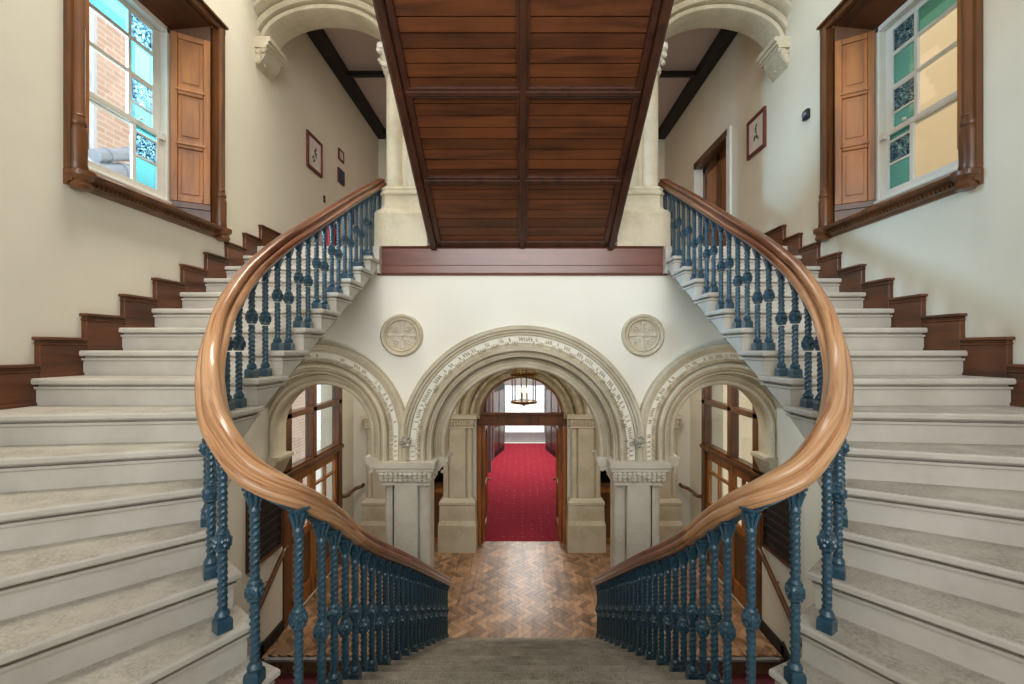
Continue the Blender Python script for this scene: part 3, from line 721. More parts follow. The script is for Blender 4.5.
# ------------------------------------------------------------------ windows of the stairwell
def window(s):
    y0, y1, z0, z1 = WIN; X = s*XW
    w = sempty('window_%d' % (1 if s < 0 else 2), 'oak-cased sash window looking on the ' + ('pink brick building' if s < 0 else 'sunlit beige wall'), 'window')
    def x(d): return s*(XW+d)                              # d > 0 is outwards, into the wall
    # casing: turned engaged columns, head, panelled reveal, sill
    for yc in (y0-.045, y1+.045):
        mb = MB(); mb.box(x(.02), x(-.03), yc-.054, yc+.052, z0-.02, z1+.02)
        mb.lathe([(.038, z0+.36), (.043, z0+.37), (.038, z0+.38), (.038, z1+.02)], (x(-.035), yc, 0), 18)
        mb.lathe([(.046, z0-.0), (.056, z0+.02), (.051, z0+.06), (.053, z0+.26), (.043, z0+.3), (.05, z0+.31), (.05, z0+.325), (.04, z0+.35), (.04, z0+.37)], (x(-.035), yc, 0), 18)
        mb.box(x(.01), x(-.045), yc+(.034 if yc > 3.7 else -.058), yc+(.056 if yc > 3.7 else -.034), z0+.01, z1+.01)
        mb.build('casing_column', 'oak_dark', w, smooth=40)
    mb = MB(); mb.box(x(0), x(-.05), y0-.105, y1+.105, z1, z1+.06).box(x(0), x(-.075), y0-.115, y1+.115, z1+.06, z1+.085)
    mb.build('casing_head', 'oak_dark', w, bevel=.008)
    mb = MB(); mb.prism([(x(.02), z0-.095), (x(-.02), z0-.095), (x(-.035), z0-.075), (x(-.06), z0-.07), (x(-.06), z0-.045), (x(-.08), z0-.03), (x(-.105), z0-.025), (x(-.11), z0-.005), (x(-.1), z0+.005), (x(.02), z0+.005)], y0-.105, y1+.105, 'y')
    n = int((y1-y0+.16)/.035)
    for i in range(n): mb.box(x(-.05), x(-.072), y0-.08+i*.035, y0-.06+i*.035, z0-.068, z0-.048)
    for yc in (y0-.045, y1+.045): mb.lathe([(.0, z0-.12), (.05, z0-.115), (.062, z0-.09), (.05, z0-.06), (.075, z0-.03), (.075, z0)], (x(-.06), yc, 0), 16)
    mb.build('sill', 'oak_dark', w, smooth=30)
    # sloping window board
    d = .27; sy0, sy1 = y0+.07, y1-.2; zs = 1.357
    MB().hexa([(x(0), y0, z0-.02), (x(0), y1, z0-.02), (x(d), sy1+.03, zs-.06), (x(d), sy0-.03, zs-.06), (x(0), y0, z0+.01), (x(0), y1, z0+.01), (x(d), sy1+.03, zs-.02), (x(d), sy0-.03, zs-.02)]).build('window_board', 'oak_dark', w)
    # panelled soffit of the reveal
    MB().hexa([(x(0), y0+.04, z1-.01), (x(0), y1-.04, z1-.01), (x(d), sy1, z1-.16), (x(d), sy0, z1-.16), (x(0), y0, z1+.03), (x(0), y1, z1+.03), (x(d), sy1, z1+.03), (x(d), sy0, z1+.03)]).build('reveal_soffit', 'dark_wood', w)
    # shutters folded on the splayed reveals
    for yf, ys, sg in ((y1-.045, sy1, -1), (y0+.045, sy0, 1)):
        A, B = Vector((x(.0), yf, 0)), Vector((x(d-.01), ys, 0)); v = B-A; L = v.length; v.normalize(); nrm = Vector((-v.y, v.x, 0))
        if nrm.y*sg < 0: nrm = -nrm
        zb, zt = zs+.0, z1-.17
        def slab(mb, u0, u1, h0, h1, t0, t1):
            p = [A+v*u0+nrm*t0, A+v*u1+nrm*t0, A+v*u1+nrm*t1, A+v*u0+nrm*t1]
            mb.hexa([(q.x, q.y, h0) for q in p]+[(q.x, q.y, h1) for q in p])
        mb = MB(); st = .055
        slab(mb, 0, st, zb, zt, 0, .03); slab(mb, L-st, L, zb, zt, 0, .03)
        hs = [zb, zb+(zt-zb)*.345, zb+(zt-zb)*.665, zt]
        for i, h in enumerate(hs):
            hh = .04 if 0 < i < 3 else .05
            slab(mb, st, L-st, max(zb, h-hh), min(zt, h+hh), 0, .03)
            if 0 < i < 3: slab(mb, st-.015, L-st+.015, h-.012, h+.012, .03, .042)
        shutter = mb.build('shutter', 'oak', w, bevel=.006)
        for i in range(3):
            mb = MB(); slab(mb, st, L-st, hs[i]+.04, hs[i+1]-.04, 0, .012); slab(mb, st+.03, L-st-.03, hs[i]+.075, hs[i+1]-.075, .012, .02); mb.build('shutter_panel', 'oak', shutter, bevel=.006)
        mb = MB(); A2 = A+nrm*(-.03)
        slab(mb, 0, L, z0, z1+.02, -.05, 0); mb.build('reveal_lining', 'oak_dark', w)
        mb = MB(); slab(mb, 0, L, zb-.05, zb, 0, .02); mb.build('reveal_rail', 'oak_dark', w)
    # box frame and two sashes, white
    fx0, fx1 = d-.01, d+.09; zt = z1-.15
    mb = MB(); mb.box(x(fx0), x(fx1), sy0-.05, sy0+.045, zs-.03, zt).box(x(fx0), x(fx1), sy1-.045, sy1+.05, zs-.03, zt)
    mb.box(x(fx0), x(fx1), sy0, sy1, zs-.06, zs+.0).box(x(fx0-.02), x(fx1), sy0, sy1, zs-.04, zs-.015).box(x(fx0), x(fx1), sy0, sy1, zt-.05, zt+.1)
    mb.build('box_frame', 'frame_white', w, bevel=.006)
    MB().box(x(d+.09), x(.6), y0-.4, sy0-.02, z0-.3, z1+.3).box(x(d+.09), x(.6), sy1+.02, y1+.2, z0-.3, z1+.3).box(x(d+.09), x(.6), y0-.4, y1+.2, z0-.4, zs-.05).box(x(d+.09), x(.6), y0-.4, y1+.2, zt+.02, z1+.5).build('outer_reveal', 'plaster', w)
    ya, yb = sy0+.045, sy1-.045; m0, m1 = ya+.20, yb-.31; pr = yb-.08   # the two mullions
    zm = 1.905
    for nm, za, zb, dd, bars, ornate in (('upper_sash', zm-.02, zt-.05, .05, (2.323, 2.616), ((2.09, 2.303), (2.62, 2.842))), ('lower_sash', zs, zm+.03, .012, (), ((1.633, 1.83),))):
        mb = MB(); X0, X1 = x(d+dd), x(d+dd+.035)
        mb.box(X0, X1, ya, ya+.04, za, zb).box(X0, X1, pr, yb, za, zb).box(X0, X1-(X1-X0)*.06, ya+.04, pr, za, za+.055).box(X0, X1-(X1-X0)*.06, ya+.04, pr, zb-.045, zb)
        for m in (m0, m1): mb.box(X0+(X1-X0)*.1, X1-(X1-X0)*.15, m-.016, m+.016, za+.05, zb-.04)
        for b in bars: mb.box(X0+(X1-X0)*.14, X1-(X1-X0)*.2, ya+.03, pr+.005, b-.017, b+.017)
        for o0, o1 in ornate:
            for a, b in ((ya+.03, m0), (m1, pr)): [mb.box(X0+(X1-X0)*.2, X1-(X1-X0)*.25, a, b, o-.01, o+.01) for o in (o0, o1)]
        sash = mb.build(nm, 'frame_white', w, bevel=.004)
        xg = (x(d+dd+.015), x(d+dd+.02)); g = MB(); top = bars[-1] if bars else zb
        g.box(xg[0], xg[1], m0, m1, za+.04, top); g.build('clear_pane', 'glass', sash)
        g = MB()
        if bars: g.box(xg[0], xg[1], m0, m1, top, zb-.03)
        for a, b in ((ya+.03, m0), (m1, pr)):
            prev = za+.04
            for o0, o1 in ornate: g.box(xg[0], xg[1], a, b, prev, o0); prev = o1
            g.box(xg[0], xg[1], a, b, prev, zb-.03)
        g.build('teal_pane', 'glass_teal', sash)
        g = MB()
        for a, b in ((ya+.03, m0), (m1, pr)):
            for o0, o1 in ornate: g.box(xg[0], xg[1], a, b, o0, o1)
        g.build('ornate_pane', 'glass_ornate', sash)
    mb = MB(); mb.lathe([(.0, -.012), (.014, -.01), (.014, .01), (0, .014)], (x(d-.0), m1+.05, zm+.045), 10).box(x(d+.02), x(d-.01), yb-.06, yb-.01, zm-.03, zm+.03); mb.build('sash_fastener', 'frame_white', w)
for s in (-1, 1): window(s)

# outside the windows
t = thing('brick_building', 'pale pink brick building standing outside the window with teal margins', 'building', (-9, 11, -6))
o = MB().box(-12, -7, 7.5, 15, -6, 12).build('brick_wall', 'brick', t); o.location = (9, -11, 6)
o = MB().box(-12, -7.004, 7.44, 7.5, -6, 12).build('end_wall', 'pale_wall', t); o.location = (9, -11, 6)
o = MB().box(-12, -7.05, 7.34, 7.44, 4.3, 4.55).box(-12, -7.05, 7.38, 7.44, 3.2, 3.35).build('ledge', 'white', t); o.location = (9, -11, 6)
o = MB().box(-11, -7.2, 7.42, 7.44, 3.75, 4.05).build('end_window', 'grey', t); o.location = (9, -11, 6)
o = MB().box(-16, -13, -2, 22, -6, 9).box(-13.1, -12.95, 9, 18, 4.2, 4.5).box(-13.1, -12.95, 11, 15, 2.0, 3.6).build('pale_building', 'pale_wall'); tag(o, 'pale grey-white building beyond the pink brick building', 'building')
o = MB().box(5.6, 8, 1.5, 7.2, -6, 11).box(5.6, 8, 7.2, 20, -6, 13).box(5.56, 8, 6.9, 7.0, -6, 11).build('rendered_building', 'concrete'); tag(o, 'sunlit beige rendered building outside the window', 'building')
for i, (pa, pb, rr) in enumerate((((6.35, 2.70), (7.0, 3.0), .09), ((5.9, 2.32), (7.0, 2.71), .12))):
    d = Vector((0, pb[0]-pa[0], pb[1]-pa[1])); A = Vector((-5.9, *pa)); f = lambda k: A+d*k
    mb = MB(); mb.tube([f(-.8 if i else -.1), f(0), f(.8), f(.93), f(.99), f(1.0)], [rr, rr, rr, rr, rr*.8, rr*.3], 20)
    for k in (.15, .7): mb.tube([f(k), f(k+.06)], rr+.015, 20)
    o = mb.build('ventilation_duct', 'duct', None, smooth=40)
    tag(o, ('thinner upper' if i == 0 else 'thicker lower')+' grey metal duct outside against the pink brick building', 'duct', 'ducts outside the window')
struct(MB().box(-30, -3.4, -20, 30, -6.2, -6).box(3.4, 30, -20, 30, -6.2, -6).box(-3.4, 3.4, 17.2, 30, -3.7, -3.5).build('ground', 'white'), 'ground outside', 'ground')

# ------------------------------------------------------------------ upper corridors
mb = MB(); mb.box(-XW, XW, 5.4, 9.5, 4.46, 4.6); struct(mb.build('ceiling_corridor', 'plaster_pink'), 'pinkish plaster ceiling of the upper corridors', 'ceiling')
n = 0
for s in (-1, 1):
    for name, (x0, x1, ya, yb) in (('along the wall', (XW, XW-.19, 5.42, 9.4)), ('across the ceiling', (XW-.19, .9, 7.2, 7.27)), ('at the end wall', (XW-.19, .9, 9.2, 9.4))):
        n += 1; struct(MB().box(s*x0, s*x1, ya, yb, 4.33, 4.47 if x0 == XW or ya > 9 else 4.41).build('trim_%d' % (n+1), 'black', None, bevel=.01), 'dark ceiling beam %s of the %s corridor' % (name, SIDE[s]), 'beam')
mb = MB(); wall_with_holes(mb, 0, 1, -2.85, 2.85, ZU, 3.9, [(-2.8, -1.0, ZU, 3.9), (1.0, 2.8, ZU, 3.9)])
mb2 = MB(); mb2.add([(y if True else 0, 9.42+x*.2, z) for x, y, z in mb.v], mb.f)
mb2.box(-XW, XW, 9.42, 9.62, 3.9, 4.6).box(-XW, -2.85, 9.42, 9.62, ZU, 3.9).box(2.85, XW, 9.42, 9.62, ZU, 3.9)
struct(mb2.build('wall_corridor_end', 'plaster'), 'plaster wall closing the upper corridors', 'wall')
for s in (-1, 1):
    d = sempty('door_%d' % (1 if s < 0 else 2), 'dark tall door at the end of the %s upper corridor' % SIDE[s], 'door')
    MB().box(s*1.0, s*2.8, 9.5, 9.55, ZU, 3.9).build('leaf', 'dark_wood', d)
    mb = MB()
    for x0, x1 in ((1.1, 1.8), (2.0, 2.7)):
        for z0, z1 in ((1.3, 2.2), (2.35, 3.7)): mb.box(s*x0, s*x1, 9.485, 9.5, z0, z1)
    mb.build('panel', 'oak_dark', d, bevel=.008)
# panelled doorway in the right corridor wall
d = sempty('door_3', 'white-framed doorway with a panelled oak door in the upper corridor', 'door')
y0, y1, zt = 6.52, 7.76, 3.07
mb = MB(); mb.box(XW-.03, XW+.3, y0-.1, y0+.02, ZU, zt+.09).box(XW-.03, XW+.3, y1-.02, y1+.1, ZU, zt+.09); mb.build('architrave', 'frame_white', d, bevel=.008)
MB().box(XW-.03, XW+.3, y0-.02, y1+.02, zt-.02, zt+.09).build('door_head', 'oak_dark', d, bevel=.008)
mb = MB(); X = XW+.12
for a, b in ((y0+.02, y0+.12), (y0+.56, y0+.68), (y1-.12, y1-.02)): mb.box(X, X+.05, a, b, ZU, zt-.02)
for z in (ZU, ZU+.8, zt-.14): mb.box(X, X+.05, y0, y1, z, z+.13)
mb.build('door_rails', 'oak_dark', d, bevel=.006); MB().box(X+.02, X+.04, y0, y1, ZU, zt-.02).build('door_panel', 'oak', d)
# pictures
def picture(s, ya, yb, z0, z1, name, label, art, fr='frame_red', fw=.045, group=None):
    t = thing(name, label, 'picture', (s*XW, (ya+yb)/2, (z0+z1)/2), group); h, w = (z1-z0)/2, (yb-ya)/2
    X = lambda d: -s*d
    mb = MB()
    for a, b, c, e in ((-w, w, -h, -h+fw), (-w, w, h-fw, h), (-w, -w+fw, -h+fw, h-fw), (w-fw, w, -h+fw, h-fw)): mb.box(X(0), X(.028), a, b, c, e)
    mb.build('frame', fr, t, bevel=.005); MB().box(X(.0), X(.014), -w+fw, w-fw, -h+fw, h-fw).build('print_sheet', art[0], t)
    if len(art) > 1:
        for nm, mt, items in art[1]:
            mb = MB()
            for yy, zz, r, q in items: mb.lump((X(.0145), yy, zz), r, (.06, 1, q), 0)
            mb.build(nm, mt, t)
rnd = random.Random(3)
stem = [(rnd.uniform(-.05, .05), -.1+i*.016, rnd.uniform(.012, .026), 1.2) for i in range(12)]
picture(-1, 6.23, 6.70, 2.51, 3.01, 'framed_picture', 'framed flower print with rose bloom on the corridor wall past the brick-view window', ('paper', (('leaf_drawing', 'leaf', stem), ('bloom_drawing', 'bloom', [(.04, .09, .03, 1), (.06, .03, .022, 1)]))), group='framed flower prints')
stem2 = [(rnd.uniform(-.02, .02), .02+i*.022, rnd.uniform(.012, .022), 1.2) for i in range(5)]+[(rnd.uniform(-.06, .05), -.05+rnd.uniform(-.03, .03), rnd.uniform(.014, .026), .9) for i in range(7)]
picture(1, 5.51, 5.95, 2.46, 2.95, 'framed_picture', 'red framed botanical print in dark ink between doorway and beige-view window', ('paper', (('leaf_drawing', 'leaf', stem2),)), group='framed flower prints')
picture(-1, 7.31, 7.52, 3.06, 3.24, 'small_frame', 'tiny red-brown frame above the blue poster in the corridor', ('paper', (('sketch', 'maroon', [(0, 0, .012, 4)]),)), fw=.025)
picture(-1, 7.29, 7.54, 2.69, 2.92, 'blue_poster', 'small dark blue poster below the tiny frame in the corridor', ('teal_paper',), fr='maroon', fw=.012)
picture(-1, 7.75, 8.0, 2.18, 2.52, 'maroon_notice', 'dark red notice seen between the upper balusters on the corridor wall', ('maroon',), fr='maroon', fw=.02)
t = thing('light_switch', 'small dark switch plate on the corridor wall above the handrail', 'switch', (-XW, 6.8, 2.24))
MB().box(0, .012, -.03, .03, -.05, .05).build('plate', 'black', t, bevel=.004); MB().box(.012, .02, -.008, .008, -.015, .015).build('toggle', 'brass', t)
t = thing('alarm_sounder', 'small dark alarm box on the wall beside the beige-view window', 'alarm', (XW, 4.72, 2.43))
MB().box(0, -.035, -.045, .045, -.05, .05).build('box', 'black', t, bevel=.008); MB().lathe([(.0, -.05), (.025, -.05), (.032, -.035)], (0, 0, 0), 16, 'x').build('lens', 'iron', t, smooth=40)
for i, y in enumerate((6.78, 6.98)):
    t = thing('fire_extinguisher', ('nearer' if i == 0 else 'farther')+' red fire extinguisher on the corridor wall behind the balusters', 'fire extinguisher', (-XW+.09, y, 1.32), 'fire extinguishers')
    MB().lathe([(.0, .02), (.07, .02), (.075, .04), (.075, .42), (.06, .48), (.03, .5), (.03, .52)], seg=20).build('cylinder', 'red_paint', t, smooth=40)
    MB().lathe([(.078, .0), (.078, .05), (.07, .05)], seg=20).build('base_ring', 'black', t, smooth=40)
    MB().lathe([(.02, .52), (.025, .56), (.02, .58)], seg=12).box(-.012, .012, -.01, .09, .56, .575).box(-.012, .012, -.01, .08, .59, .6).build('valve', 'black', t)
    MB().tube([(0, .03, .55), (.03, .09, .5), (.05, .09, .35), (.06, .07, .2)], .01, 8).build('hose', 'black', t)
    MB().box(-.09, -.07, -.03, .03, .25, .4).build('bracket', 'black', t)

# ------------------------------------------------------------------ hall: herringbone floor
def herringbone(x0, x1, y0, y1, w=.076, n=3, z=ZF):
    """square-cut blocks laid in herringbone at 45 degrees: each block w by n*w, offset one width per course"""
    mb = MB(); c = math.sqrt(.5); g = .0012; K = int(max(x1-x0, y1-y0)/w*1.6)+8; cx, cy = (x0+x1)/2, (y0+y1)/2
    def put(u0, v0, du, dv):
        q = [(u0+g, v0+g), (u0+du-g, v0+g), (u0+du-g, v0+dv-g), (u0+g, v0+dv-g)]
        p = [(cx+(a+b)*c, cy+(a-b)*c) for a, b in q]
        if all(x < x0 or x > x1 or y < y0 or y > y1 for x, y in p): return
        p = [(min(x1, max(x0, x)), min(y1, max(y0, y))) for x, y in p]
        mb.add([(x, y, z) for x, y in p]+[(x, y, z-.02) for x, y in p], [(0, 1, 2, 3), (0, 4, 5, 1), (1, 5, 6, 2), (2, 6, 7, 3), (3, 7, 4, 0)])
    for i in range(-K, K):
        for j in range(-K, K):
            m = (i-j) % (2*n)
            if m == 0: put(i*w, j*w, n*w, w)
            if m == 2*n-1: put(i*w, j*w, w, n*w)      # upright block fills the rest of the period
    return mb
mb = herringbone(-XW, XW, 5.12, 8.45)
mb.box(-XW, XW, 5.10, 8.45, ZF-.25, ZF-.004)
struct(mb.build('floor', 'parquet'), 'herringbone oak parquet of the hall', 'floor')
struct(MB().box(-XW-.3, XW+.3, -1.8, 5.2, -5.8, -5.6).build('floor_basement', 'dark_room'), 'dark basement floor under the stairs', 'floor')
# basement flights either side, going down under the side stairs
for s in (-1, 1):
    t = thing('basement_stair', 'dark carpeted stair going down beneath the %s-view window stair' % ('brick' if s < 0 else 'beige'), 'staircase', (s*1.95, 5.1, ZF), 'stairs down to the basement')
    for k in range(9):
        z = ZF-.17*(k+1); y = 5.1-.26*(k+1)
        MB().box(-.93, .97 if s > 0 else .93, y-5.1, y-5.1+.27, z-ZF-.2, z-ZF).build('step', 'maroon' if k < 9 else 'dark_room', t, bevel=.01)
    MB().box(-.93, .93, -.03, .015, -.02, .006).build('nosing_strip', 'grey', t)
    if s > 0:
        pass
    # wall handrail for it
    h = thing('wall_handrail', 'brown wooden wall handrail sloping down under the %s-view window stair' % ('brick' if s < 0 else 'beige'), 'handrail', (s*(XW-.08), 5.55, -2.45), 'wall handrails in the hall')
    pts = catmull([(0, .03, .02), (0, -.05, .0), (0, -.2, -.1), (0, -.5, -.32), (0, -.8, -.53), (0, -1.6, -1.08)], 6)
    MB().tube(pts, .028, 12).build('rail', 'oak_dark', h, smooth=60)
    for yy, zz in ((-.3, -.17), (-.9, -.6), (-1.5, -1.01)):
        MB().tube([(s*.085, yy, zz-.07), (s*.02, yy, zz-.07), (0, yy, zz-.02)], .009, 8).build('bracket', 'brass', h, smooth=60)
    h = thing('wall_handrail', 'short brown wall rail with curled end past the glazed doors on the %s-window side' % ('brick' if s < 0 else 'beige'), 'handrail', (s*(XW-.07), 7.5, -2.42), 'wall handrails in the hall')
    MB().tube(catmull([(s*.07, -.02, 0), (0, .0, 0), (0, .2, 0), (-s*.02, .36, .01), (-s*.1, .42, .03), (-s*.14, .42, .07)], 6), .03, 12).build('rail', 'oak_dark', h, smooth=60)
    MB().tube([(s*.075, .2, -.07), (s*.02, .2, -.07), (0, .2, -.02)], .009, 8).build('bracket', 'brass', h, smooth=60)
    # key board on the wall
    k = thing('key_board', 'dark brown slatted board on the hall wall, on the %s-window side' % ('brick' if s < 0 else 'beige'), 'board', (s*XW, 5.2, -1.95), 'dark boards on the hall walls')
    mb = MB()
    for a, b, c, e in ((-.34, .35, -.45, -.41), (-.34, .35, .41, .45), (-.34, -.31, -.41, .41), (.32, .35, -.41, .41)): mb.box(0, -s*.04, a, b, c, e)
    mb.build('frame', 'dark_wood', k, bevel=.004); MB().box(0, -s*.012, -.31, .32, -.41, .41).build('back_panel', 'dark_room', k)
    mb = MB()
    for i in range(8): mb.box(-s*.012, -s*.022, -.31, .32, -.4+i*.1, -.36+i*.1)
    mb.build('slats', 'dark_room', k)
    for yy in (-.28, .29):
        for i in range(8): MB().box(-s*.022, -s*.036, yy-.02, yy+.02, -.395+i*.1, -.365+i*.1).build('peg', 'black', k)
    struct(MB().box(s*(XW), s*(XW-.03), 7.46, YB, ZF, ZF+.2).box(s*XW, s*(XW-.03), 5.1, 5.62, ZF, ZF+.14).build('baseboard_hall_'+SIDE[s], 'black', None, bevel=.01), 'dark skirting of the hall', 'skirting')
    struct(MB().prism([(5.15, ZF+.16), (5.15, ZF-.02), (3.0, ZF-1.43), (3.0, ZF-1.25)], s*XW, s*(XW-.03), 'x').build('baseboard_stair_'+SIDE[s], 'black'), 'dark sloping skirting of the basement stair', 'skirting')

# glazed screens with doors in the hall side walls
for s in (-1, 1):
    d = sempty('door_%d' % (4 if s < 0 else 5), 'oak framed glazed double doors with transom lights in the hall wall on the %s' % SIDE[s], 'door')
    y0, y1, z0, z1 = SCR; x0, x1 = s*(XW-.02), s*(XW+.1); zt = -1.58
    mb = MB()
    mb.box(x0, x1, y0, y0+.2, z0, z1).box(x0, x1, y1-.14, y1, z0, z1).box(x0, x1, y0, y1, z1-.08, z1).box(x0, x1, y0, y1, zt-.06, zt+.06).box(x0, x1, y0, y1, -.89, -.81)
    ym = 6.47; mb.box(x0, x1, ym-.06, ym+.06, zt, z1)
    mb.box(s*XW, s*(XW-.05), y0, y1, zt-.03, zt+.03)
    fr = mb.build('frame', 'oak_dark', d, bevel=.01)
    MB().box(s*(XW+.03), s*(XW+.04), y0+.1, y1-.14, zt+.05, z1-.06).build('transom_pane', 'glass_door', d)
    for a, b in ((y0+.2, ym), (ym, y1-.14)):
        mb = MB(); X0, X1 = s*(XW+.01), s*(XW+.06)
        mb.box(X0, X1, a+.005, a+.09, z0+.01, zt-.06).box(X0, X1, b-.09, b-.005, z0+.01, zt-.06)
        for h0, h1 in ((z0+.01, z0+.25), (z0+.92, z0+1.04), (zt-.18, zt-.06), (z0+1.5, z0+1.54)): mb.box(X0, X1, a+.05, b-.05, h0, h1)
        mb.box(X0, X1, (a+b)/2-.018, (a+b)/2+.018, z0+1.0, zt-.1)
        leaf = mb.build('leaf', 'oak', d, bevel=.006)
        MB().box(s*(XW+.025), s*(XW+.035), a+.08, b-.08, z0+.24, z0+.93).build('lower_panel', 'oak_dark', leaf)
        MB().box(s*(XW+.03), s*(XW+.038), a+.08, b-.08, z0+1.03, zt-.17).build('pane', 'glass_door', leaf)
        MB().tube([(s*(XW-.005), a+.14, z0+1.0), (s*(XW-.05), a+.14, z0+1.0), (s*(XW-.05), b-.14, z0+1.0), (s*(XW-.005), b-.14, z0+1.0)], .012, 8).build('push_bar', 'brass', leaf)

# back wall of the hall with its middle arch
zc2, r2 = -1.22, .80
P = [(-XW, ZU-.3), (-XW, ZF), (-2.2, ZF), (-2.2, -1.55), (-1.38, -1.55), (-1.38, ZF), (-r2, ZF)] + arc(0, zc2, r2, PI, 0, 36) + [(r2, ZF), (1.38, ZF), (1.38, -1.55), (2.2, -1.55), (2.2, ZF), (XW, ZF), (XW, ZU-.3)]
struct(MB().prism(P, YB, YB+.4, 'y').build('wall_hall_back', 'plaster_hall'), 'back wall of the hall behind the arcade', 'wall')
t = thing('doorway_arch', 'stone arch round the fanlight over the red-carpet doorway', 'arch', (0, YB, zc2))
o = arch_sweep([(0, .3), (0, -.02), (.02, -.05), (.05, -.05), (.06, -.02), (.1, -.03), (.12, -.07), (.16, -.07), (.18, -.03), (.2, -.03), (.21, -.09), (.25, -.11), (.29, -.09), (.30, -.05), (.36, -.05), (.37, -.10), (.41, -.10), (.43, .02), (.43, .3)], 0, 0, r2-.06, r2-.06, 0, 40).build('voussoirs', 'stone_shadow', t, smooth=30)
for s in (-1, 1):
    for xc, which in ((1.105, 'flanking the red-carpet doorway'), (2.43, 'in the hall corner')):
        t = thing('stone_pilaster', 'stone pilaster on a tall stepped base %s, on the %s-window side' % (which, 'brick' if s < 0 else 'beige'), 'pilaster', (s*xc, YB, ZF), 'pilasters of the hall back wall')
        hw = .27
        mb = MB()
        def sl(w, d, z): return [(-w, -d, z), (w, -d, z), (w, .02, z), (-w, .02, z)]
        mb.rings([sl(.325, .26, 0), sl(.325, .26, .46), sl(.315, .24, .5), sl(.31, .22, .53), sl(.305, .21, .78), sl(.315, .22, .8), sl(.315, .22, .84), sl(.28, .19, .88), sl(.25, .16, .9)])
        mb.build('base', 'stone', t, smooth=25)
        plan = [(-.25, .02), (-.25, -.13), (-.23, -.15), (-.17, -.15), (-.16, -.12), (-.145, -.12), (-.13, -.17), (.13, -.17), (.145, -.12), (.16, -.12), (.17, -.15), (.23, -.15), (.25, -.13), (.25, .02)]
        MB().prism(plan, .88, 2.12, 'z').build('shaft', 'stone', t, smooth=30)
        mb = MB(); mb.rings([sl(.25, .15, 2.1), sl(.28, .18, 2.11), sl(.28, .18, 2.13), sl(.26, .16, 2.14), sl(.29, .19, 2.25), sl(.33, .22, 2.27), sl(.33, .22, 2.33)])
        carved_row(mb, -.25, .25, -.17, 2.15, 2.24, .05, .024); mb.build('capital', 'stone', t, smooth=30)
    # half-height panelled counters between the pilasters, dark room behind
    t = thing('panelled_counter', 'waist-high oak panelled counter in the hall back wall, on the %s-window side' % ('brick' if s < 0 else 'beige'), 'counter', (s*1.79, YB+.1, ZF), 'panelled counters of the hall')
    MB().box(-.405, .405, 0, .06, 0, 1.02).build('body', 'oak', t); MB().box(-.405, .405, -.03, .12, 1.02, 1.06).build('counter_top', 'oak_dark', t, bevel=.008)
    for a, b in ((-.37, -.03), (.03, .37)): MB().box(a, b, -.015, .001, .12, .92).build('panel', 'oak_dark', t, bevel=.012)
    mb = MB(); x0, x1 = 1.2, 2.5
    mb.box(s*x0, s*x1, 9.4, 9.5, ZF, -1.3).box(s*x0, s*(x0+.08), 8.4, 9.4, ZF, -1.3).box(s*(x1-.08), s*x1, 8.4, 9.4, ZF, -1.3).box(s*x0, s*x1, 8.4, 9.5, -1.4, -1.3).box(s*x0, s*x1, 8.4, 9.5, ZF-.05, ZF)
    struct(mb.build('wall_recess_'+SIDE[s], 'dark_room'), 'dark room behind the counter', 'wall')

# doorway to the carpeted corridor
d = sempty('door_6', 'oak double doors standing open under a glazed fanlight at the red carpet', 'door')
yd = 8.12
MB().box(-.79, .79, yd-.06, yd+.1, -1.36, -1.14).box(-.79, .79, yd-.1, yd-.05, -1.17, -1.12).build('transom', 'oak_dark', d, bevel=.012)
for s in (-1, 1): MB().box(s*.79, s*.725, yd-.05, yd+.1, ZF, -1.36).build('jamb', 'oak', d, bevel=.01)
for s in (-1, 1):
    mb = MB(); X0, X1 = s*.715, s*.665; L = .66; ya = yd+.1
    mb.box(X0, X1, ya, ya+.1, ZF+.01, -1.38).box(X0, X1, ya+L-.1, ya+L, ZF+.01, -1.38)
    for h0, h1 in ((ZF+.01, ZF+.25), (ZF+.85, ZF+1.0), (-1.5, -1.38)): mb.box(X0, X1, ya+.05, ya+L-.05, h0, h1)
    leaf = mb.build('leaf', 'oak', d, bevel=.006); MB().box(s*.698, s*.682, ya+.09, ya+L-.09, ZF+.2, ZF+.9).build('lower_panel', 'oak_dark', leaf); MB().box(s*.693, s*.687, ya+.09, ya+L-.09, ZF+.98, -1.46).build('pane', 'glass_door', leaf)
    MB().lathe([(.0, -.06), (.02, -.055), (.026, -.04), (.02, -.02), (.01, -.015), (.01, .0)] if s > 0 else [(.01, 0), (.01, .015), (.02, .02), (.026, .04), (.02, .055), (0, .06)], (s*.665, ya+L-.06, ZF+.95), 14, 'x').build('knob', 'brass', leaf, smooth=40)
mb = arch_sweep([(0, -.03), (0, .03), (-.045, .03), (-.045, -.03)], 0, zc2, r2-.05, r2-.05, zc2+.05, 40); mb.v = [(x, y+yd, z) for x, y, z in mb.v]; mb.build('fanlight_frame', 'oak', d)
MB().prism(arc(0, zc2+.06, r2-.1, PI, 0, 30), yd-.004, yd+.004, 'y').build('fanlight_pane', 'glass', d)
struct(MB().box(-XW, XW, 8.4, 8.45, ZF-.05, ZF-.002).build('trim_20', 'grey'), 'door threshold', 'trim')

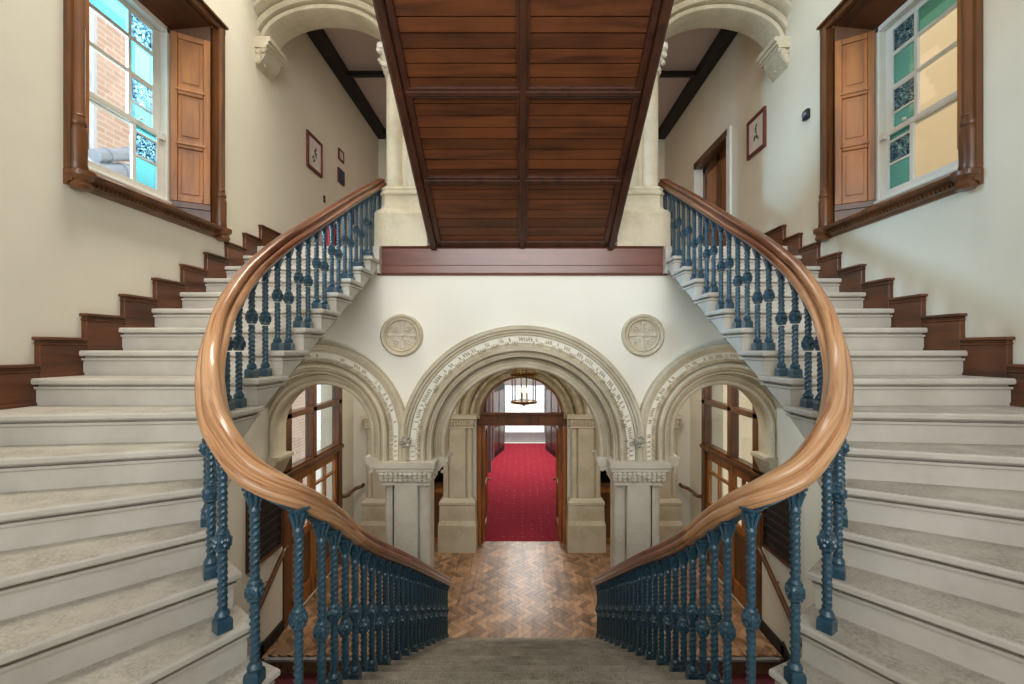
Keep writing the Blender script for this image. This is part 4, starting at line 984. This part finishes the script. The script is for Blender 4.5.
# corridor: walls, ceiling, carpet, open dark doors, glazed exit
cx = .12; YE = 16.9
struct(MB().box(cx-1.25, cx-1.1, 8.4, YE, ZF, .2).build('wall_corridor_left', 'corridor_wall'), 'corridor wall', 'wall')
struct(MB().box(cx+1.1, cx+1.25, 8.4, YE, ZF, .2).build('wall_corridor_right', 'corridor_wall'), 'corridor wall', 'wall')
struct(MB().box(cx-1.25, cx+1.25, 8.4, YE, .1, .25).build('ceiling_lower', 'corridor_wall'), 'corridor ceiling', 'ceiling')
for s in (-1, 1):
    mb = MB()
    for y in (9.6, 11.2, 12.8, 14.2): mb.box(cx+s*1.1, cx+s*.98, y, y+.25, ZF, .1)
    struct(mb.build('trim_%d' % (21 if s < 0 else 22), 'corridor_wall'), 'dark timber posts along the corridor', 'trim')
o = MB().box(cx-1.1, cx+1.1, 8.22, 16.7, ZF-.03, ZF+.012).build('red_carpet', 'carpet', None, bevel=.006); tag(o, 'crimson carpet with small pale motifs running down the corridor beyond the doors', 'carpet')
for s in (-1, 1):
    t = thing('corridor_door', 'dark open door leaf at the bright far end, on the %s-window side' % ('brick' if s < 0 else 'beige'), 'door', (cx+s*1.05, 14.2, ZF), 'dark door leaves of the corridor')
    a = Vector((0, 0, 0)); b = Vector((-s*.32, 1.45, 0)); v = (b-a).normalized(); nn = Vector((v.y, -v.x, 0))
    def lf(mb, u0, u1, z0, z1, t0, t1):
        p = [a+v*u0+nn*t0, a+v*u1+nn*t0, a+v*u1+nn*t1, a+v*u0+nn*t1]; mb.hexa([(q.x, q.y, z0) for q in p]+[(q.x, q.y, z1) for q in p])
    mb = MB(); lf(mb, 0, 1.48, .02, 2.3, -.025, .025); mb.build('leaf', 'black', t)
    mb = MB()
    for u0, u1 in ((.12, .68), (.8, 1.36)):
        for z0, z1 in ((.2, .95), (1.1, 2.1)): lf(mb, u0, u1, z0, z1, -.035, .035)
    mb.build('panel', 'dark_wood', t, bevel=.01)
d = sempty('door_7', 'glazed exit with grey lower panel at the far end of the corridor', 'door')
x0, x1 = cx-.78, cx+.78
MB().box(cx-1.25, x0, YE, YE+.2, ZF, .2).box(x1, cx+1.25, YE, YE+.2, ZF, .2).build('surround', 'corridor_wall', d)
MB().box(x0, x1, YE+.05, YE+.12, ZF, ZF+.36).build('lower_panel', 'grey', d)
MB().box(x0, x1, YE, YE+.12, -1.36, -1.08).box(x0, x0+.05, YE+.03, YE+.12, ZF, .2).box(x1-.05, x1, YE+.03, YE+.12, ZF, .2).build('frame', 'grey', d)
MB().box(x0, x1, YE+.07, YE+.08, ZF+.36, -1.36).build('pane', 'glass', d); MB().box(x0, x1, YE+.07, YE+.08, -1.08, .1).build('top_pane', 'glass_yellow', d)

# lantern
t = thing('hanging_lantern', 'round brass lantern with candle lamps hanging before the bright fanlight', 'lantern', (.03, 7.0, -.83))
zr = lambda r, z, n=24: [(r*math.cos(2*PI*k/n), r*math.sin(2*PI*k/n), z) for k in range(n)]
mb = MB(); mb.lathe([(.17, 0), (.20, 0), (.205, .02), (.19, .035), (.17, .03)], seg=28); mb.lathe([(.0, -.05), (.03, -.03), (.17, .0), (.17, .012), (.03, -.012), (0, -.02)], seg=28)
mb.build('bottom_ring', 'brass', t, smooth=40)
mb = MB(); mb.lathe([(.17, .42), (.205, .42), (.215, .44), (.19, .46), (.17, .45)], seg=28); mb.build('top_ring', 'brass', t, smooth=40)
for k in range(6):
    a = 2*PI*k/6+.3; c, s_ = math.cos(a), math.sin(a)
    MB().tube([(.188*c, .188*s_, .02), (.188*c, .188*s_, .44)], .009, 8).build('upright', 'brass', t)
    MB().tube([(.19*c, .19*s_, .45), (.17*c, .17*s_, .52), (.09*c, .09*s_, .60), (.075*c, .075*s_, .8)], .008, 8).build('scroll', 'brass', t)
MB().lathe([(.18, .03), (.18, .42)], seg=28).build('glass_cylinder', 'glass', t)
for k in range(3):
    a = 2*PI*k/3; c = (.05*math.cos(a), .05*math.sin(a))
    o = MB().lathe([(.012, .0), (.012, .14)], (c[0], c[1], .02), 10).build('candle', 'candle', t)
    MB().lathe([(.0, .14), (.014, .16), (.01, .19), (0, .22)], (c[0], c[1], .02), 10).build('bulb', 'bulb', o, smooth=60)
MB().tube([(0, 0, .72), (0, 0, 1.675)], .008, 8).lathe([(.0, .84), (.1, .83), (.1, .8), (.07, .78)], seg=16).build('chain', 'brass', t)

# ------------------------------------------------------------------ light
def area(name, loc, rot, sx, sy, power, col=(1, 1, 1), spread=180):
    l = bpy.data.lights.new(name, 'AREA'); l.shape = 'RECTANGLE'; l.size = sx; l.size_y = sy; l.energy = power; l.color = col; l.spread = math.radians(spread)
    o = bpy.data.objects.new(name, l); C.objects.link(o); o.location = loc; o.rotation_euler = rot; return o
D = math.radians
area('daylight_rear_window', (0, -1.7, 2.8), (D(86), 0, 0), 4.4, 4.8, 72, (1, .985, .96), 66)       # facing +y
area('stair_fill_west', (-1.9, 3.6, 6.2), (0, D(16), 0), 1.7, 3.2, 104, (1, .94, .84), 84)  # added warm fill under the closed ceiling; there is no skylight opening
area('stair_fill_east', (1.9, 3.6, 6.2), (0, D(-16), 0), 1.7, 3.2, 34, (.9, .95, 1), 84)  # added cooler fill for the east side, also below solid ceiling
area('daylight_window_west', (-4.6, 3.45, 2.75), (D(86), 0, D(-78)), .8, 1.3, 150, (.44, .72, 1), 80)
for sx in (-1, 1):
    area('hall_fill', (sx*2.1, 6.3, .55), (0, 0, 0), .8, .6, 28, (1, .95, .87))  # unseen fill added behind the arcade to lift the hall
    area('understair_fill', (sx*1.75, 3.9, -.55), (D(25), D(-sx*50), 0), .5, 1.2, 8, (1, .95, .88))  # unseen fill added below the side flight to brighten the wall there
area('corridor_fill', (.12, 14, .05), (0, 0, 0), 1.2, 4.5, 200, (1, .96, .92))  # added fill brightening the carpet and far end; no fitting modelled
area('upper_corridor_fill', (0, 7.4, 4.4), (0, 0, 0), 1.2, 2.4, 24, (1, .74, .56))  # warm fill added out of sight behind the overhead flight
w = bpy.data.worlds.new('overcast_sky'); bpy.context.scene.world = w; w.use_nodes = True
bg = w.node_tree.nodes['Background']; bg.inputs[0].default_value = (.90, .95, 1, 1); bg.inputs[1].default_value = 2.0

# ------------------------------------------------------------------ camera
cam = bpy.data.cameras.new('camera'); co = bpy.data.objects.new('camera', cam); C.objects.link(co)
co.location = (-.015, 0, 0); co.rotation_euler = (D(90), 0, 0)
cam.sensor_width = 36; cam.lens = 36*455/1024; cam.clip_start = .05
cam.shift_x = (512-521)/1024; cam.shift_y = (349-342)/1024
sc = bpy.context.scene; sc.camera = co
vs = sc.view_settings; vs.view_transform = 'Standard'; vs.look = 'None'; vs.gamma = 1; vs.exposure = .06; vs.use_curve_mapping = False
sc.cycles.use_denoising = True
sc.cycles.max_bounces = 8; sc.cycles.transparent_max_bounces = 12
